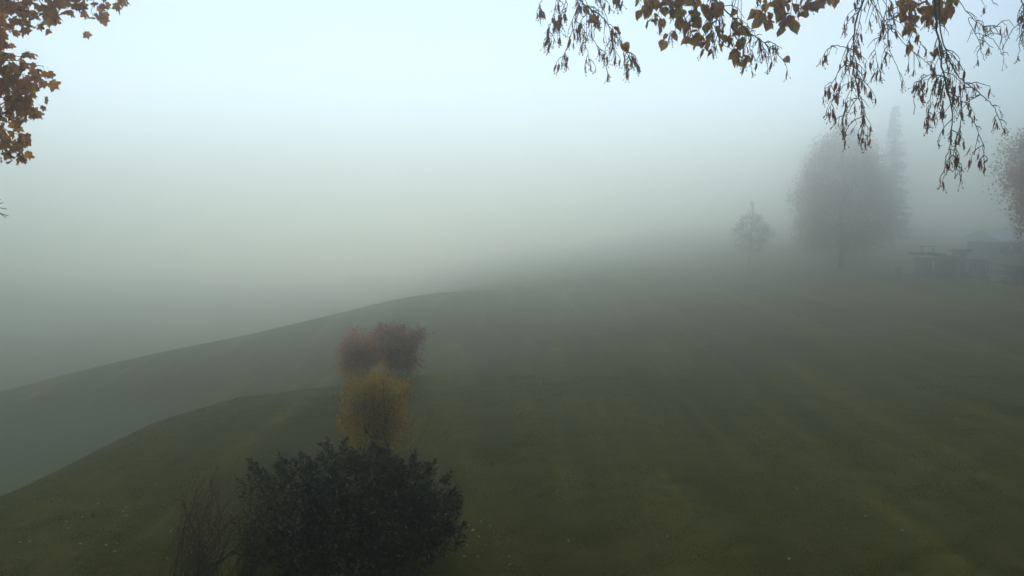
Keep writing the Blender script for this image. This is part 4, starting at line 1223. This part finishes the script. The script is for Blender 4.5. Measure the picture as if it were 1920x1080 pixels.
# ------------------------------------------------------------------ lawn detail
def grass_blades():
    rng = np.random.default_rng(9)
    m, nt, out = new_mat('grass_blade')
    b = nt.nodes.new('ShaderNodeBsdfPrincipled'); b.inputs['Roughness'].default_value = 0.8; b.inputs['Specular IOR Level'].default_value = 0.15
    geo = nt.nodes.new('ShaderNodeNewGeometry')
    c = ramp(nt, geo.outputs['Random Per Island'], [(0, (0.105, 0.104, 0.012)), (0.5, (0.145, 0.130, 0.016)), (0.85, (0.20, 0.165, 0.028)), (1, (0.27, 0.21, 0.07))])
    nt.links.new(c, b.inputs['Base Color'])
    tr = nt.nodes.new('ShaderNodeBsdfTranslucent'); nt.links.new(c, tr.inputs['Color'])
    mx = nt.nodes.new('ShaderNodeMixShader'); mx.inputs[0].default_value = 0.5
    nt.links.new(b.outputs[0], mx.inputs[1]); nt.links.new(tr.outputs[0], mx.inputs[2]); nt.links.new(mx.outputs[0], out.inputs[0])
    n = 420000
    Y = 15 + 24 * rng.random(n) ** 1.5
    X = (rng.uniform(-1.03, 1.03, n)) * Y * 0.60
    se = sdist(X, Y, EDGE)
    k = (se < 0.3)
    X, Y = X[k], Y[k]
    cl = np.array([noise.noise(Vector((x * 0.9, y * 0.9, 0.3))) + 0.6 * noise.noise(Vector((x * 3.1, y * 3.1, 1.3))) for x, y in zip(X[::1], Y[::1])])
    keep = rng.random(len(X)) < np.clip(0.7 + 0.5 * cl, 0.25, 1)
    X, Y, cl = X[keep], Y[keep], cl[keep]
    Z = height_np(X, Y)
    h = (0.018 + 0.018 * rng.random(len(X))) * (1 + 0.5 * cl)
    w = 0.006 + 0.005 * rng.random(len(X))
    a = rng.uniform(0, math.pi, len(X))
    lean = rng.normal(0, 0.022, (len(X), 2))
    p0 = np.stack([X - w * np.cos(a), Y - w * np.sin(a), Z - 0.01], 1)
    p1 = np.stack([X + w * np.cos(a), Y + w * np.sin(a), Z - 0.01], 1)
    p2 = np.stack([X + lean[:, 0], Y + lean[:, 1], Z + h], 1)
    V = np.stack([p0, p1, p2], 1).reshape(-1, 3)
    F = np.arange(len(V)).reshape(-1, 3)
    o = link('grass', np_mesh('grass', V, F, m), None, 'stuff')
    tag(o, 'short damp grass of the near lawn', 'grass')
grass_blades()

def fallen_leaves():
    rng = np.random.default_rng(77)
    mats = [plain('dry_leaf_pale', [(0.3, (0.42, 0.32, 0.16)), (0.7, (0.56, 0.44, 0.24))], 20, 0.7, 0.3, 0),
            plain('dry_leaf_tan', [(0.3, (0.36, 0.21, 0.09)), (0.7, (0.48, 0.30, 0.13))], 20, 0.7, 0.3, 0),
            plain('dry_leaf_brown', [(0.3, (0.22, 0.10, 0.04)), (0.7, (0.32, 0.15, 0.06))], 20, 0.7, 0.3, 0)]
    meshes = []
    for mt in mats:
        for k in range(3):
            mb = MB(); L = 0.075; pts = []
            half = leaf_shape_lime()[::2]
            ring = [(a * L, (b - 0.5) * L) for a, b in half] + [(-a * L, (b - 0.5) * L) for a, b in reversed(half[1:])]
            cu = rng.uniform(3, 7)
            P = [(x, y, 0.006 + cu * (x * x + 0.6 * y * y) + rng.uniform(0, 0.004)) for x, y in ring]
            P.append((0, 0, 0.004)); n = len(ring)
            mb.mesh(P, [(i, (i + 1) % n, n) for i in range(n)])
            meshes.append(mb.data('fallen_leaf', mt))
    L1 = 'small pale fallen leaf lying on the grass left of the bare shrub'
    L2 = 'small fallen leaf lying on the grass at the right foot of the dark evergreen bush'
    L3 = 'single fallen leaf lying on the open lawn at the lower right'
    L4 = 'tiny reddish fallen leaf in the litter right of the two red bushes'
    left = [(77, 954), (43, 956), (167, 957), (253, 960), (290, 960), (221, 965), (215, 971), (221, 981), (106, 977), (134, 984), (105, 993), (100, 1003), (108, 1006), (72, 1021), (31, 1032), (14, 1034), (129, 1037), (193, 1020), (184, 1008), (221, 1029), (201, 1036), (179, 1039), (195, 1052), (237, 999), (304, 1013), (272, 1058), (245, 1066), (268, 1067), (295, 1066), (207, 882), (279, 918), (127, 1076), (203, 1078)]
    mid = [(1020, 922), (1046, 938), (900, 993), (903, 1011), (908, 1039), (904, 1051), (918, 1001), (897, 1022), (928, 1032), (905, 1049), (932, 1056), (903, 1050), (957, 1078), (970, 1079), (1069, 1030), (884, 1010), (890, 1030), (872, 1040), (865, 1022), (880, 1052), (895, 1062), (940, 1040), (876, 1000), (868, 1062), (955, 1062), (912, 980), (1000, 1050), (1075, 1070)]
    right = [(1258, 1022), (1305, 1017), (1282, 1031), (1446, 940), (1535, 1013), (1536, 1020), (1639, 982), (1633, 1025), (1711, 1009), (1720, 1018), (1406, 1027), (1493, 1066), (1628, 1078), (1725, 1076), (1782, 884), (1505, 927), (1694, 802), (1803, 1031)]
    far_ = [(781, 729), (787, 728), (806, 728), (778, 745), (794, 733), (815, 731), (800, 726)]
    for lst, lab, grp in ((left, L1, 'fallen leaves left of the bare shrub'), (mid, L2, 'fallen leaves right of the evergreen bush'), (right, L3, 'fallen leaves on the open lawn'), (far_, L4, 'leaf litter beside the red bushes')):
        for (u, v) in lst:
            Y = 7 * FPX / (v - HOR)
            for _ in range(4):
                x = (u - UC) / FPX * Y; Y = (CAMZ - gz(x, Y)) * FPX / (v - HOR)
            x = (u - UC) / FPX * Y
            o = bpy.data.objects.new('fallen_leaf', meshes[rng.choice(9, p=[.2, .15, .15, .12, .1, .1, .07, .06, .05])])
            COL.objects.link(o)
            o.location = (x, Y, gz(x, Y) + 0.028)
            o.rotation_euler = (rng.normal(0, 0.35), rng.normal(0, 0.35), rng.uniform(0, 6.28))
            s = rng.uniform(0.75, 1.25); o.scale = (s, s, s)
            tag(o, lab, 'leaf', grp)
fallen_leaves()

# ------------------------------------------------------------------ haze
def make_haze():
    m, nt, out = new_mat('fog')
    pv = nt.nodes.new('ShaderNodeVolumePrincipled')
    pv.inputs['Color'].default_value = (0.862, 0.885, 0.858, 1)
    pv.inputs['Density'].default_value = HAZE_DENSITY
    pv.inputs['Anisotropy'].default_value = HAZE_G
    nt.links.new(pv.outputs[0], out.inputs['Volume'])
    mb = MB()
    mb.box((0, 150, (-24 + HAZE_TOP) / 2), (620, 460, HAZE_TOP + 24))
    mb.build('haze', m, None, 'stuff')
HAZE_TOP = 30.6
make_haze()
